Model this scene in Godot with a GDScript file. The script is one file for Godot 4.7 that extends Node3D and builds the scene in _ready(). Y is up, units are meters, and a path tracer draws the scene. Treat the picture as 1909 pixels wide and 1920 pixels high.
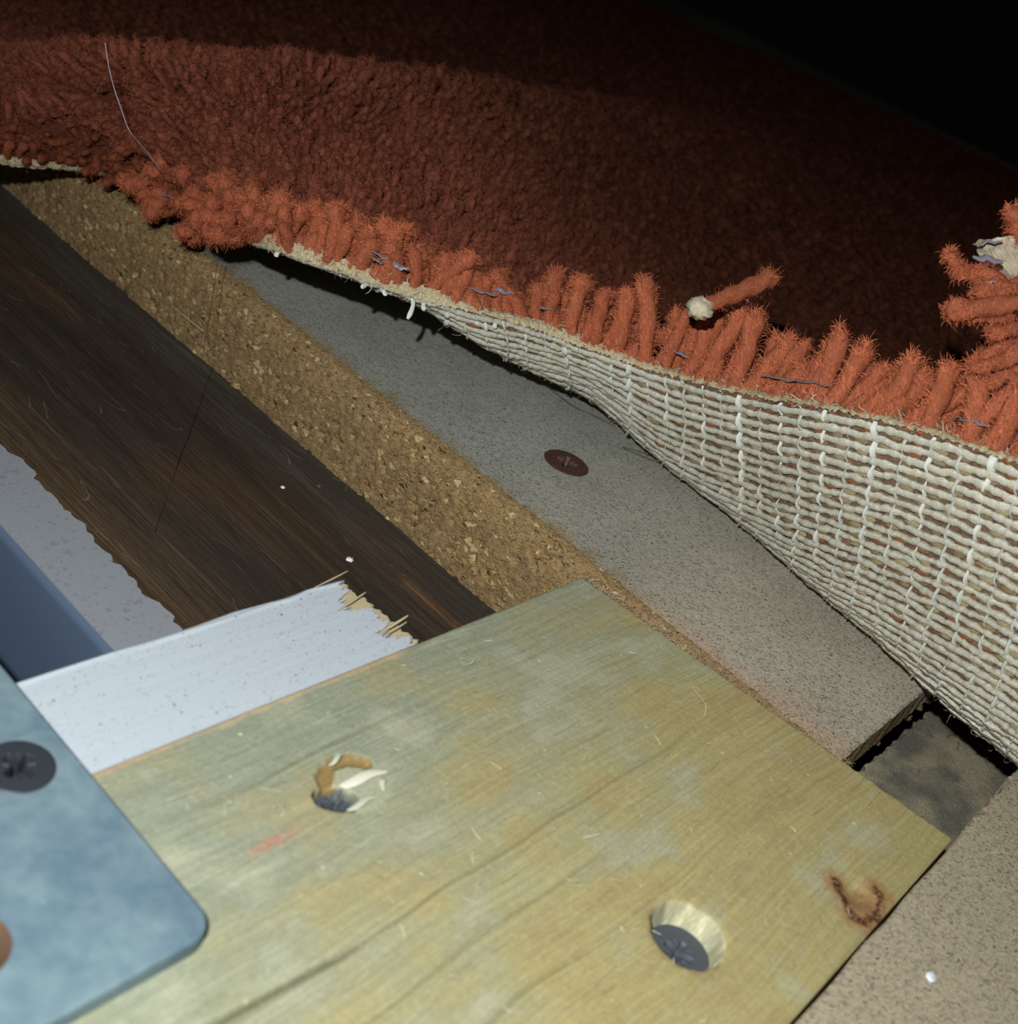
extends Node3D
# A close look under a lifted carpet at a doorway: particleboard, a sunk timber, a treated pine packer, a steel plate.
# World: y up, metres; x runs along the pine packer, -z along the cut edge of the particleboard; its top is y = 0.

const EDGE_CURVE: Array[Vector3] = [Vector3(-0.0382, 0.0015, -0.1772), Vector3(-0.0211, 0.0022, -0.1736), Vector3(-0.0009, 0.0045, -0.1632), Vector3(0.0023, 0.0090, -0.1379), Vector3(-0.0031, 0.0150, -0.1098), Vector3(-0.0082, 0.0220, -0.0908), Vector3(-0.0015, 0.0240, -0.0753), Vector3(0.0048, 0.0245, -0.0657), Vector3(0.0147, 0.0250, -0.0563), Vector3(0.0268, 0.0245, -0.0480), Vector3(0.0350, 0.0245, -0.0375), Vector3(0.0410, 0.0267, -0.0219), Vector3(0.0384, 0.0336, -0.0028), Vector3(0.0321, 0.0426, 0.0159), Vector3(0.0287, 0.0490, 0.0321), Vector3(0.0236, 0.0548, 0.0499), Vector3(0.0211, 0.0576, 0.0631), Vector3(0.0185, 0.0603, 0.0762)]
const BEND_CURVE: Array[Vector3] = [Vector3(-0.0368, 0.0017, -0.1805), Vector3(-0.0189, 0.0030, -0.1767), Vector3(-0.0005, 0.0060, -0.1647), Vector3(0.0030, 0.0110, -0.1403), Vector3(0.0001, 0.0160, -0.1152), Vector3(-0.0012, 0.0180, -0.1005), Vector3(0.0060, 0.0195, -0.0846), Vector3(0.0128, 0.0195, -0.0746), Vector3(0.0197, 0.0190, -0.0561), Vector3(0.0375, 0.0120, -0.0498), Vector3(0.0510, 0.0080, -0.0401), Vector3(0.0510, 0.0060, -0.0180), Vector3(0.0504, 0.0050, 0.0056), Vector3(0.0461, 0.0050, 0.0262), Vector3(0.0437, 0.0050, 0.0430), Vector3(0.0396, 0.0045, 0.0619), Vector3(0.0381, 0.0045, 0.0749), Vector3(0.0365, 0.0045, 0.0878)]
const CONTACT_CURVE: Array[Vector3] = [Vector3(-0.0338, 0.0050, -0.1876), Vector3(-0.0143, 0.0085, -0.1833), Vector3(0.0003, 0.0135, -0.1678), Vector3(0.0044, 0.0180, -0.1455), Vector3(0.0068, 0.0210, -0.1267), Vector3(0.0163, 0.0220, -0.1249), Vector3(0.0248, 0.0220, -0.1080), Vector3(0.0329, 0.0210, -0.0969), Vector3(0.0406, 0.0160, -0.0776), Vector3(0.0534, 0.0080, -0.0650), Vector3(0.0675, 0.0030, -0.0546), Vector3(0.0681, 0.0020, -0.0319), Vector3(0.0683, 0.0020, -0.0072), Vector3(0.0651, 0.0020, 0.0151), Vector3(0.0634, 0.0020, 0.0333), Vector3(0.0602, 0.0020, 0.0540), Vector3(0.0594, 0.0020, 0.0695), Vector3(0.0583, 0.0020, 0.0849)]
const CREST_CURVE: Array[Vector3] = [Vector3(-0.0294, 0.0070, -0.1981), Vector3(-0.0074, 0.0120, -0.1930), Vector3(0.0015, 0.0215, -0.1723), Vector3(0.0064, 0.0290, -0.1532), Vector3(0.0167, 0.0330, -0.1436), Vector3(0.0247, 0.0360, -0.1367), Vector3(0.0454, 0.0380, -0.1334), Vector3(0.0660, 0.0390, -0.1334), Vector3(0.0930, 0.0380, -0.1364), Vector3(0.1281, 0.0350, -0.1446), Vector3(0.1728, 0.0300, -0.1581), Vector3(0.2286, 0.0240, -0.1748), Vector3(0.3029, 0.0170, -0.1921), Vector3(0.3850, 0.0090, -0.1900), Vector3(0.4000, 0.0040, -0.1500), Vector3(0.4150, 0.0030, -0.1000), Vector3(0.4300, 0.0030, -0.0400), Vector3(0.4450, 0.0030, 0.0200)]
const EYE := Vector3(-0.17419, 0.115, 0.08235)
const SIGHT := Vector3(0.75163, -0.48985, -0.44171)
const EYE_UP := Vector3(0.19341, 0.80392, -0.56241)
const EYE_RIGHT := Vector3(0.6306, 0.33729, 0.69899)

var rng := RandomNumberGenerator.new()
var noise := FastNoiseLite.new()
var M := {}
var grid_points := PackedVector3Array()
const COLS := 272
const NEAR_ROWS := 100
const ROWS := 252

# ------------------------------------------------------------------ mesh helpers
class Mesher:
	var v := PackedVector3Array()
	var n := PackedVector3Array()
	var uv := PackedVector2Array()
	var c := PackedColorArray()
	var ix := PackedInt32Array()

	# a sheet of nu x nv points (v runs fastest); its front is towards du x dv
	func grid(p: PackedVector3Array, nu: int, nv: int, t: PackedVector2Array, cols: PackedColorArray, flip := false) -> void:
		var nn := PackedVector3Array()
		nn.resize(p.size())
		var base := v.size()
		for i in nu - 1:
			for j in nv - 1:
				var a := i * nv + j
				var k := (p[a + nv + 1] - p[a]).cross(p[a + 1] - p[a + nv])
				if flip:
					k = -k
				nn[a] += k
				nn[a + 1] += k
				nn[a + nv] += k
				nn[a + nv + 1] += k
				var b := base + a
				if flip:
					ix.append_array([b, b + nv, b + 1, b + 1, b + nv, b + nv + 1])
				else:
					ix.append_array([b, b + 1, b + nv, b + 1, b + nv + 1, b + nv])
		for i in nn.size():
			nn[i] = nn[i].normalized()
		v.append_array(p)
		n.append_array(nn)
		uv.append_array(t)
		if cols.is_empty():
			cols = PackedColorArray()
			cols.resize(p.size())
			cols.fill(Color.WHITE)
		c.append_array(cols)

	# a tube along a path; radius and colour per point; lobes > 0 makes a plied yarn
	func tube(path: PackedVector3Array, radii: PackedFloat32Array, sides: int, col: Color, flat := 1.0, up := Vector3.UP, lobes := 0.0, twist := 0.0, vscale := 300.0) -> void:
		var np := path.size()
		var p := PackedVector3Array()
		var t := PackedVector2Array()
		var prev := up
		var run := 0.0
		for i in np:
			var d := (path[mini(i + 1, np - 1)] - path[maxi(i - 1, 0)]).normalized()
			var side := d.cross(prev)
			if side.length_squared() < 1e-9:
				side = d.cross(Vector3(0.31, 0.57, 0.77))
			side = side.normalized()
			var top := side.cross(d).normalized()
			prev = top
			if i > 0:
				run += path[i].distance_to(path[i - 1])
			for k in sides + 1:
				var a := TAU * k / sides
				var r := radii[i]
				if lobes > 0.0:
					r *= 1.0 - lobes + lobes * absf(cos(a - run * twist))
				p.append(path[i] + side * (cos(a) * r) + top * (sin(a) * r * flat))
				t.append(Vector2(run * vscale, float(k) / sides))
		grid(p, np, sides + 1, t, PackedColorArray(), false)
		for i in range(c.size() - p.size(), c.size()):
			c[i] = col

	# a thin fibre: a narrow two-sided strip
	func fibre(path: PackedVector3Array, w: float, col: Color, facing: Vector3) -> void:
		var base := v.size()
		var np := path.size()
		var spot := Vector2(fposmod(path[0].x * 9000.0, 1.0), fposmod(path[0].z * 9000.0, 1.0))   # one texel each
		for i in np:
			var d := (path[mini(i + 1, np - 1)] - path[maxi(i - 1, 0)]).normalized()
			var s := d.cross(facing).normalized() * (w * (0.5 if i < np - 1 else 0.15))
			v.append(path[i] - s)
			v.append(path[i] + s)
			var nn := s.cross(d).normalized()
			n.append(nn)
			n.append(nn)
			uv.append(spot)
			uv.append(spot)
			c.append(col)
			c.append(col)
			if i > 0:
				var b := base + i * 2
				ix.append_array([b - 2, b, b - 1, b - 1, b, b + 1])

	func tri(a: Vector3, b: Vector3, d: Vector3, k: Vector3, ta: Vector2, tb: Vector2, td: Vector2) -> void:
		var base := v.size()
		v.append_array([a, b, d])
		n.append_array([k, k, k])
		uv.append_array([ta, tb, td])
		c.append_array([Color.WHITE, Color.WHITE, Color.WHITE])
		if (b - a).cross(d - a).dot(k) < 0.0:
			ix.append_array([base, base + 1, base + 2])
		else:
			ix.append_array([base, base + 2, base + 1])

	# an outline (x, z) between two heights with a small chamfer on the top edge
	func slab(poly: PackedVector2Array, top: float, bottom: float, chamfer: float, uvs: float, holes: Array[Vector3] = []) -> void:
		if not Geometry2D.is_polygon_clockwise(poly):
			poly.reverse()
		var inner := PackedVector2Array()
		var np := poly.size()
		for i in np:
			var e0 := (poly[i] - poly[(i + np - 1) % np]).normalized()
			var e1 := (poly[(i + 1) % np] - poly[i]).normalized()
			var q0 := Vector2(-e0.y, e0.x)
			var q1 := Vector2(-e1.y, e1.x)
			var q := (q0 + q1).normalized()
			inner.append(poly[i] - q * (chamfer / maxf(0.5, q.dot(q0))) * side_sign(poly))
		var cut := Geometry2D.triangulate_polygon(scaled(inner, 100.0))
		if cut.is_empty():
			inner = poly
			cut = Geometry2D.triangulate_polygon(scaled(poly, 100.0))
		if holes:
			cut = PackedInt32Array()
			faces(punched(inner, holes), [top, bottom], uvs)
		for k in range(0, cut.size(), 3):
			var q := [inner[cut[k]], inner[cut[k + 1]], inner[cut[k + 2]]]
			tri(Vector3(q[0].x, top, q[0].y), Vector3(q[1].x, top, q[1].y), Vector3(q[2].x, top, q[2].y), Vector3.UP, q[0] * uvs, q[1] * uvs, q[2] * uvs)
			tri(Vector3(q[0].x, bottom, q[0].y), Vector3(q[1].x, bottom, q[1].y), Vector3(q[2].x, bottom, q[2].y), Vector3.DOWN, q[0] * uvs, q[1] * uvs, q[2] * uvs)
		var run := 0.0
		for i in np:
			var j := (i + 1) % np
			var a := poly[i]
			var b := poly[j]
			var e := (b - a).normalized()
			var out := Vector3(-e.y, 0, e.x) * side_sign(poly)
			var l := a.distance_to(b)
			var a0 := Vector3(a.x, top - chamfer, a.y)
			var b0 := Vector3(b.x, top - chamfer, b.y)
			var ai := Vector3(inner[i].x, top, inner[i].y)
			var bi := Vector3(inner[j].x, top, inner[j].y)
			var ad := Vector3(a.x, bottom, a.y)
			var bd := Vector3(b.x, bottom, b.y)
			var up := (out + Vector3.UP).normalized()
			tri(ai, bi, a0, up, inner[i] * uvs, inner[j] * uvs, a * uvs)
			tri(bi, b0, a0, up, inner[j] * uvs, b * uvs, a * uvs)
			var h := (top - bottom) * uvs
			tri(a0, b0, ad, out, Vector2(run, 0) * uvs, Vector2(run + l, 0) * uvs, Vector2(run * uvs, h))
			tri(b0, bd, ad, out, Vector2(run + l, 0) * uvs, Vector2((run + l) * uvs, h), Vector2(run * uvs, h))
			run += l

	# an outline with round holes (x, z, radius), cut into strips through the holes' middles
	static func punched(poly: PackedVector2Array, holes: Array[Vector3]) -> Array[PackedVector2Array]:
		var xs: Array[float] = [-9.0, 9.0]
		for h in holes:
			xs.append(h.x)
		xs.sort()
		var out: Array[PackedVector2Array] = []
		for k in xs.size() - 1:
			var strip := PackedVector2Array([Vector2(xs[k], -9), Vector2(xs[k + 1], -9), Vector2(xs[k + 1], 9), Vector2(xs[k], 9)])
			var parts := scaled_up(Geometry2D.intersect_polygons(scaled(poly, 100.0), scaled(strip, 100.0)))
			for h in holes:
				var ring := PackedVector2Array()
				for i in 48:
					ring.append(Vector2(h.x, h.y) + Vector2.from_angle(TAU * (i + 0.5) / 48) * h.z)
				var left: Array[PackedVector2Array] = []
				for q in parts:
					left.append_array(scaled_up(Geometry2D.clip_polygons(scaled(q, 100.0), scaled(ring, 100.0))))
				parts = left
			out.append_array(parts)
		return out

	static func scaled(poly: PackedVector2Array, k: float) -> PackedVector2Array:
		var out := PackedVector2Array()
		for q in poly:
			out.append(q * k)
		return out

	static func scaled_up(polys: Array[PackedVector2Array]) -> Array[PackedVector2Array]:
		var out: Array[PackedVector2Array] = []
		for q in polys:
			out.append(scaled(q, 0.01))
		return out

	func faces(polys: Array[PackedVector2Array], heights: Array, uvs: float) -> void:
		for poly in polys:
			var cut := Geometry2D.triangulate_polygon(scaled(poly, 100.0))
			for k in range(0, cut.size(), 3):
				var q := [poly[cut[k]], poly[cut[k + 1]], poly[cut[k + 2]]]
				for y in heights:
					tri(Vector3(q[0].x, y, q[0].y), Vector3(q[1].x, y, q[1].y), Vector3(q[2].x, y, q[2].y), Vector3.UP if y == heights[0] else Vector3.DOWN, q[0] * uvs, q[1] * uvs, q[2] * uvs)

	static func side_sign(poly: PackedVector2Array) -> float:
		var s := 0.0
		for i in poly.size():
			s += poly[i].cross(poly[(i + 1) % poly.size()])
		return -1.0 if s > 0.0 else 1.0

	func done() -> ArrayMesh:
		var a := []
		a.resize(Mesh.ARRAY_MAX)
		a[Mesh.ARRAY_VERTEX] = v
		a[Mesh.ARRAY_NORMAL] = n
		a[Mesh.ARRAY_TEX_UV] = uv
		a[Mesh.ARRAY_TEX_UV2] = uv
		a[Mesh.ARRAY_COLOR] = c
		a[Mesh.ARRAY_INDEX] = ix
		var m := ArrayMesh.new()
		m.add_surface_from_arrays(Mesh.PRIMITIVE_TRIANGLES, a)
		return m


var counts := {}

func free_name(called: String, parent: Node) -> String:
	var key := str(parent.get_instance_id()) + called
	var k: int = counts.get(key, 0)
	counts[key] = k + 1
	return called if k == 0 else "%s_%03d" % [called, k]


func obj(called: String, mesh: Mesh, material: Material, parent: Node = self) -> MeshInstance3D:
	var o := MeshInstance3D.new()
	o.name = free_name(called, parent)
	o.mesh = mesh
	o.material_override = material
	parent.add_child(o, true)
	return o


func thing(called: String, label: String, category: String, at := Vector3.ZERO, group := "") -> Node3D:
	var o := Node3D.new()
	o.name = free_name(called, self)
	add_child(o, true)
	o.position = at
	return tag(o, label, category, group)


func tag(o: Node3D, label: String, category: String, group := "") -> Node3D:
	o.set_meta("label", label)
	o.set_meta("category", category)
	if group:
		o.set_meta("group", group)
	return o


func stuff(o: Node3D) -> Node3D:
	o.set_meta("kind", "stuff")
	return o


func n1(x: float, y: float, z := 0.0) -> float:
	return noise.get_noise_3d(x, y, z)


# ------------------------------------------------------------------ textures
class Paper:
	var w: int
	var h: int
	var b := PackedByteArray()

	func _init(width: int, height: int, col: Color) -> void:
		w = width
		h = height
		var im := Image.create(w, h, false, Image.FORMAT_RGB8)
		im.fill(col)
		b = im.get_data()

	func put(x: int, y: int, col: Color, a: float) -> void:
		col = col.clamp()
		var k := (posmod(y, h) * w + posmod(x, w)) * 3
		b[k] = int(lerpf(b[k], col.r * 255.0, a))
		b[k + 1] = int(lerpf(b[k + 1], col.g * 255.0, a))
		b[k + 2] = int(lerpf(b[k + 2], col.b * 255.0, a))

	func strokes(r: RandomNumberGenerator, count: int, l0: float, l1: float, angle: float, spread: float, c0: Color, c1: Color, a0: float, a1: float, bend := 0.0, thick := 1) -> void:
		for i in count:
			var x := r.randf() * w
			var y := r.randf() * h
			var g := angle + r.randfn(0.0, spread)
			var k := r.randfn(0.0, bend)
			var col := c0.lerp(c1, r.randf())
			var a := lerpf(a0, a1, r.randf())
			for s in int(lerpf(l0, l1, r.randf() * r.randf())):
				for q in thick:
					put(int(x), int(y) + q, col, a)
				x += cos(g)
				y += sin(g)
				g += k

	func blobs(r: RandomNumberGenerator, count: int, r0: float, r1: float, c0: Color, c1: Color, a: float, squash := 1.0, turn := 0.0) -> void:
		for i in count:
			var cx := r.randf() * w
			var cy := r.randf() * h
			var rr := lerpf(r0, r1, r.randf() * r.randf())
			var sq := lerpf(1.0, squash, r.randf())
			var t := turn + r.randfn(0.0, 0.25)
			var col := c0.lerp(c1, r.randf())
			var ph := r.randf() * TAU
			var reach := int(ceil(rr * 1.25))
			for dy in range(-reach, reach + 1):
				for dx in range(-reach, reach + 1):
					var u := dx * cos(t) + dy * sin(t)
					var q := (-dx * sin(t) + dy * cos(t)) * sq
					if Vector2(u, q).length() < rr * (1.0 + 0.22 * sin(3.0 * atan2(q, u) + ph)):
						put(int(cx) + dx, int(cy) + dy, col, a)

	func shade(r: float) -> void:
		for i in b.size():
			b[i] = clampi(int(b[i] * r), 0, 255)

	func picture() -> ImageTexture:
		return ImageTexture.create_from_image(Image.create_from_data(w, h, false, Image.FORMAT_RGB8, b))


func c8(r: int, g: int, b: int) -> Color:
	return Color8(r, g, b)


func mat(called: String, col: Color, rough: float, tex: Texture2D = null, bump: Texture2D = null, depth := 0.0, uvs := Vector3.ONE) -> StandardMaterial3D:
	var m := StandardMaterial3D.new()
	m.resource_name = called
	m.albedo_color = col
	m.roughness = rough
	m.metallic_specular = 0.35
	m.albedo_texture = tex
	m.vertex_color_use_as_albedo = true
	m.uv1_scale = uvs
	if bump:
		m.heightmap_enabled = true
		m.heightmap_texture = bump
		m.heightmap_scale = depth
	M[called] = m
	return m


func also(m: StandardMaterial3D, tex: Texture2D, scale: Vector3, blend := BaseMaterial3D.BLEND_MODE_MUL) -> void:
	m.detail_enabled = true
	m.detail_albedo = tex
	m.detail_blend_mode = blend
	m.detail_uv_layer = BaseMaterial3D.DETAIL_UV_2
	m.uv2_scale = scale


func _ready() -> void:
	rng.seed = 4711
	noise.noise_type = FastNoiseLite.TYPE_SIMPLEX
	noise.frequency = 1.0
	noise.seed = 9
	noise.fractal_octaves = 3
	light_and_camera()
	materials()
	floor_parts()
	pine()
	painted_strip()
	plate()
	screws()
	carpet()
	carpet_end()
	small_things()


func light_and_camera() -> void:
	var cam := Camera3D.new()
	cam.name = "camera"
	add_child(cam)
	cam.transform = Transform3D(Basis(EYE_RIGHT, EYE_UP, any_way()).orthonormalized(), EYE)
	cam.near = 0.01
	cam.far = 20.0
	cam.keep_aspect = Camera3D.KEEP_HEIGHT
	var at := CameraAttributesPhysical.new()
	at.frustum_focal_length = 28.07      # 46.3 degrees on the engine's 24 mm sensor
	at.frustum_focus_distance = 0.235
	at.frustum_near = 0.01
	at.frustum_far = 20.0
	at.exposure_aperture = 20.0
	cam.attributes = at
	cam.fov = 46.283
	cam.current = true

	var world := WorldEnvironment.new()
	world.name = "world"
	var e := Environment.new()
	e.background_mode = Environment.BG_COLOR
	e.background_color = Color(0.012, 0.012, 0.013)
	e.tonemap_mode = Environment.TONE_MAPPER_LINEAR
	e.tonemap_exposure = 1.0
	e.sdfgi_enabled = true
	e.ssao_enabled = true
	e.ssil_enabled = true
	world.environment = e
	add_child(world)

	# the phone's flash: above and a little left of the lens, behind it
	var flash := AreaLight3D.new()
	flash.name = "phone_flash"
	flash.area_size = Vector2(0.004, 0.004)
	flash.light_energy = 0.078
	flash.light_color = Color(0.98, 1.0, 1.0)
	flash.shadow_enabled = true
	flash.area_range = 6.0
	flash.area_attenuation = 2.0
	add_child(flash)
	var at_flash := EYE + EYE_UP * 0.030 - EYE_RIGHT * 0.012 - SIGHT * 0.03
	flash.look_at_from_position(at_flash, Vector3(0.03, 0.01, -0.02), EYE_UP)


func materials() -> void:
	# particleboard face: short fine strands
	var p := Paper.new(1024, 1024, c8(178, 176, 169))
	p.blobs(rng, 14000, 1.5, 5, c8(128, 126, 121), c8(206, 203, 194), 0.35, 2.5, 0.91)
	p.strokes(rng, 20000, 4, 26, 0.91, 0.45, c8(196, 193, 184), c8(240, 236, 222), 0.35, 0.9, 0.05)
	p.strokes(rng, 30000, 2, 12, 0.91, 0.7, c8(44, 42, 40), c8(112, 109, 104), 0.4, 0.9, 0.08)
	p.strokes(rng, 1600, 4, 18, 0.91, 0.6, c8(160, 132, 112), c8(184, 152, 128), 0.3, 0.6, 0.05)
	p.strokes(rng, 700, 3, 9, 0.91, 0.9, c8(22, 20, 19), c8(44, 40, 38), 0.7, 0.95, 0.1, 2)
	var face := p.picture()
	var big := Paper.new(320, 520, c8(255, 255, 255))
	for y in 520:
		for x in 320:
			var wx := x / 2000.0 - 0.03
			var wz := y / 2000.0 - 0.2
			var t := clampf((wz + 0.035) / 0.06, 0.0, 1.0) * 0.75
			var raw := clampf(1.0 - (wx - 0.004 - wz * 0.11) / (0.008 + 0.006 * n1(wx * 60, wz * 60)), 0.0, 1.0) * clampf((wz + 0.02) / 0.03, 0.0, 1.0)
			var col := c8(214, 215, 210).lerp(c8(252, 238, 220), t)
			col = col.lerp(c8(250, 222, 198), raw)
			var brown := clampf(1.0 - (wx - 0.0055) / maxf(0.0015, 0.0045 + 0.005 * n1(wz * 150.0, 6.0) + 0.003 * n1(wx * 600.0, wz * 600.0, 3.0)), 0.0, 1.0) * clampf((0.012 - wz) / 0.01, 0.0, 1.0)
			col = col.lerp(c8(206, 176, 128), brown * 0.85)
			big.put(x, y, col * (1.0 + 0.05 * n1(wx * 40, wz * 40)), 1.0)
	var m := mat("board_face", Color(1, 1, 1), 0.85, face, face, 0.03, Vector3(11, 11, 1))
	m.uv1_offset = Vector3(0.13, 0.4, 0)
	also(m, big.picture(), Vector3(6.25, 3.846, 1))
	m.uv2_offset = Vector3(0.1875, 0.769, 0)

	m = mat("board_face_tan", c8(242, 226, 200), 0.85, face, face, 0.03, Vector3(11, 11, 1))

	# particleboard core: coarse chips
	p = Paper.new(1024, 1024, c8(140, 115, 80))
	p.blobs(rng, 900, 6, 34, c8(120, 92, 56), c8(170, 138, 92), 0.5, 3.0)
	p.strokes(rng, 26000, 6, 40, 0.0, 0.5, c8(160, 128, 82), c8(206, 178, 124), 0.25, 0.7, 0.04)
	p.strokes(rng, 15000, 4, 34, 0.0, 0.55, c8(44, 34, 24), c8(98, 74, 46), 0.4, 0.8, 0.05)
	p.blobs(rng, 420, 4, 17, c8(196, 170, 116), c8(226, 206, 158), 0.65, 3.2)
	p.blobs(rng, 160, 3, 14, c8(128, 70, 40), c8(150, 90, 54), 0.55, 3.0)
	p.blobs(rng, 150, 2, 11, c8(34, 26, 20), c8(66, 48, 32), 0.8, 3.0)
	p.strokes(rng, 12000, 4, 22, 0.0, 0.6, c8(60, 46, 30), c8(190, 160, 110), 0.3, 0.6, 0.08)
	var core := p.picture()
	mat("board_core", Color(1, 1, 1), 0.9, core, core, 0.06, Vector3(14, 14, 1))
	mat("chip", Color(1, 1, 1), 0.85, face, null, 0.0, Vector3(3, 3, 1))

	# old brown timber, grain along v
	p = Paper.new(768, 1024, c8(84, 66, 50))
	for y in 1024:
		for x in 768:
			var wx := x / 768.0 * 0.09 - 0.075
			var wz := y / 1024.0 * 0.36 - 0.3
			var g := n1(wx * 130.0, wz * 9.0, 3.0)
			var o := clampf(n1(wx * 34.0, wz * 11.0, 8.0) * 2.2 - 0.15 + clampf((-0.02 - wx) * 14.0, -0.5, 0.5), 0.0, 1.0)
			var col := c8(58, 52, 45).lerp(c8(84, 62, 42), o)
			var grey := clampf((wx + 0.013 + 0.006 * n1(wx * 50.0, wz * 30.0)) / 0.012, 0.0, 1.0)
			col = col.lerp(c8(76, 76, 70), grey * 0.85)
			col = col.lerp(c8(104, 84, 58), clampf((-wx - 0.040) / 0.014, 0.0, 1.0) * 0.75)
			var streak := clampf(1.0 - absf(wx + 0.0055 - 0.0025 * sin(wz * 60.0)) / 0.0022, 0.0, 1.0) * clampf(0.5 + n1(2.0, wz * 32.0) * 2.0, 0.0, 1.0)
			col = col.lerp(c8(146, 100, 60), streak * clampf((wz + 0.06) / 0.03, 0.0, 1.0) * 0.8)
			p.put(x, y, col * (1.0 + g * 0.3), 1.0)
	p.strokes(rng, 16000, 30, 160, PI / 2, 0.03, c8(40, 30, 24), c8(70, 52, 40), 0.2, 0.6, 0.002)
	p.strokes(rng, 9000, 10, 80, PI / 2, 0.05, c8(92, 80, 66), c8(118, 104, 88), 0.15, 0.4, 0.004)
	p.blobs(rng, 60, 1, 5, c8(44, 30, 22), c8(64, 44, 30), 0.5)
	p.strokes(rng, 500, 6, 40, PI / 2, 0.6, c8(150, 136, 116), c8(176, 164, 148), 0.2, 0.6, 0.05)
	var brown := p.picture()
	m = mat("old_timber", Color(0.93, 0.93, 0.93), 0.75, brown, brown, 0.02, Vector3(1.0 / 0.09, 1.0 / 0.36, 1))
	m.uv1_offset = Vector3(0.075 / 0.09, 0.3 / 0.36, 0)

	# paint, with dust and hairs on it
	p = Paper.new(1024, 512, c8(182, 188, 194))
	p.strokes(rng, 5000, 60, 300, 0.0, 0.012, c8(168, 178, 186), c8(188, 197, 203), 0.2, 0.5, 0.0008)
	p.strokes(rng, 900, 3, 14, 0.0, 2.0, c8(52, 50, 50), c8(120, 112, 104), 0.4, 0.9, 0.2)
	p.blobs(rng, 380, 0.8, 3.2, c8(60, 56, 54), c8(140, 120, 106), 0.8)
	p.strokes(rng, 60, 12, 40, 0.0, 2.0, c8(130, 126, 124), c8(160, 155, 152), 0.3, 0.7, 0.14)
	m = mat("white_paint", Color(1, 1, 1), 0.42, p.picture(), null, 0.0, Vector3(16, 32, 1))
	p = Paper.new(512, 512, c8(196, 190, 184))
	p.blobs(rng, 260, 2, 10, c8(160, 146, 128), c8(186, 172, 150), 0.4)
	p.strokes(rng, 900, 3, 14, PI / 2, 0.5, c8(90, 76, 62), c8(150, 134, 116), 0.3, 0.7, 0.1)
	m = mat("dirty_paint", Color(0.74, 0.78, 0.84), 0.55, p.picture(), null, 0.0, Vector3(24, 24, 1))
	mat("grey_paint", c8(88, 102, 124), 0.5, null)

	# bare pine at the broken end of the strip
	p = Paper.new(512, 256, c8(182, 166, 132))
	p.strokes(rng, 2600, 30, 160, 0.0, 0.03, c8(158, 138, 102), c8(206, 192, 158), 0.3, 0.7, 0.002)
	mat("bare_wood", Color(1, 1, 1), 0.8, p.picture(), null, 0.0, Vector3(30, 60, 1))

	# steel
	p = Paper.new(1024, 1024, c8(124, 152, 166))
	for y in 1024:
		for x in 1024:
			var k := n1(x / 190.0, y / 190.0, 1.0) * 0.75 + n1(x / 38.0, y / 38.0, 4.0) * 0.35
			p.put(x, y, c8(94, 115, 128).lerp(c8(120, 140, 146), clampf(0.5 + k, 0.0, 1.0)), 1.0)
	p.blobs(rng, 9000, 1, 4, c8(98, 122, 138), c8(130, 152, 160), 0.15)
	p.blobs(rng, 26, 2, 7, c8(176, 198, 206), c8(196, 214, 222), 0.35)
	p.blobs(rng, 7, 10, 24, c8(92, 112, 146), c8(98, 120, 150), 0.3, 2.5)
	for k in 60:
		var q := Vector2(560, 330) + Vector2(rng.randfn(0, 46), rng.randfn(0, 62))
		for dy in 7:
			for dx in 7:
				p.put(int(q.x) + dx, int(q.y) + dy, c8(182, 140, 142), 0.10)
	m = mat("zinc", Color(1, 1, 1), 0.5, p.picture(), null, 0.0, Vector3(14, 14, 1))
	m.uv1_offset = Vector3(0.0, 0.1, 0)
	m.metallic = 0.12
	m = mat("dark_metal_v", Color(1, 1, 1), 0.6, null)
	m.metallic = 0.2
	mat("countersink", c8(96, 74, 58), 0.6, null)
	mat("splinter_wet", c8(206, 202, 184), 0.35, null)
	mat("pale_splinter", c8(176, 178, 156), 0.7, null)
	m = mat("screw_metal", Color(1, 1, 1), 0.42, null)
	m.metallic = 0.35
	p = Paper.new(256, 256, c8(84, 60, 50))
	p.blobs(rng, 900, 1, 6, c8(46, 36, 34), c8(100, 66, 54), 0.6)
	p.blobs(rng, 500, 1, 3, c8(60, 62, 62), c8(150, 110, 96), 0.6)
	mat("rust", Color(1, 1, 1), 0.6, p.picture(), p.picture(), 0.01, Vector3(60, 60, 1)).metallic = 0.2

	# dust over the timber in the opening
	p = Paper.new(768, 768, c8(130, 120, 102))
	for y in 768:
		for x in 768:
			var k := n1(x / 240.0, y / 150.0, 7.0) * 1.3 + n1(x / 60.0, y / 60.0, 2.0) * 0.4
			p.put(x, y, c8(108, 102, 92).lerp(c8(156, 148, 122), clampf(0.45 + k, 0.0, 1.0)), 1.0)
	for k in 300000:
		var q := rng.randi() % (768 * 768)
		var f := rng.randf_range(0.7, 1.3)
		for ch in 3:
			p.b[q * 3 + ch] = mini(255, int(p.b[q * 3 + ch] * f))
	p.strokes(rng, 30000, 2, 12, 0.0, 3.0, c8(64, 58, 50), c8(170, 160, 136), 0.2, 0.55, 0.2)
	p.strokes(rng, 320, 10, 50, 0.0, 3.0, c8(176, 168, 146), c8(210, 200, 180), 0.25, 0.6, 0.06)
	p.strokes(rng, 60, 20, 70, -0.6, 0.2, c8(52, 46, 42), c8(70, 62, 54), 0.3, 0.6, 0.03, 3)
	var dust := p.picture()
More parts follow.
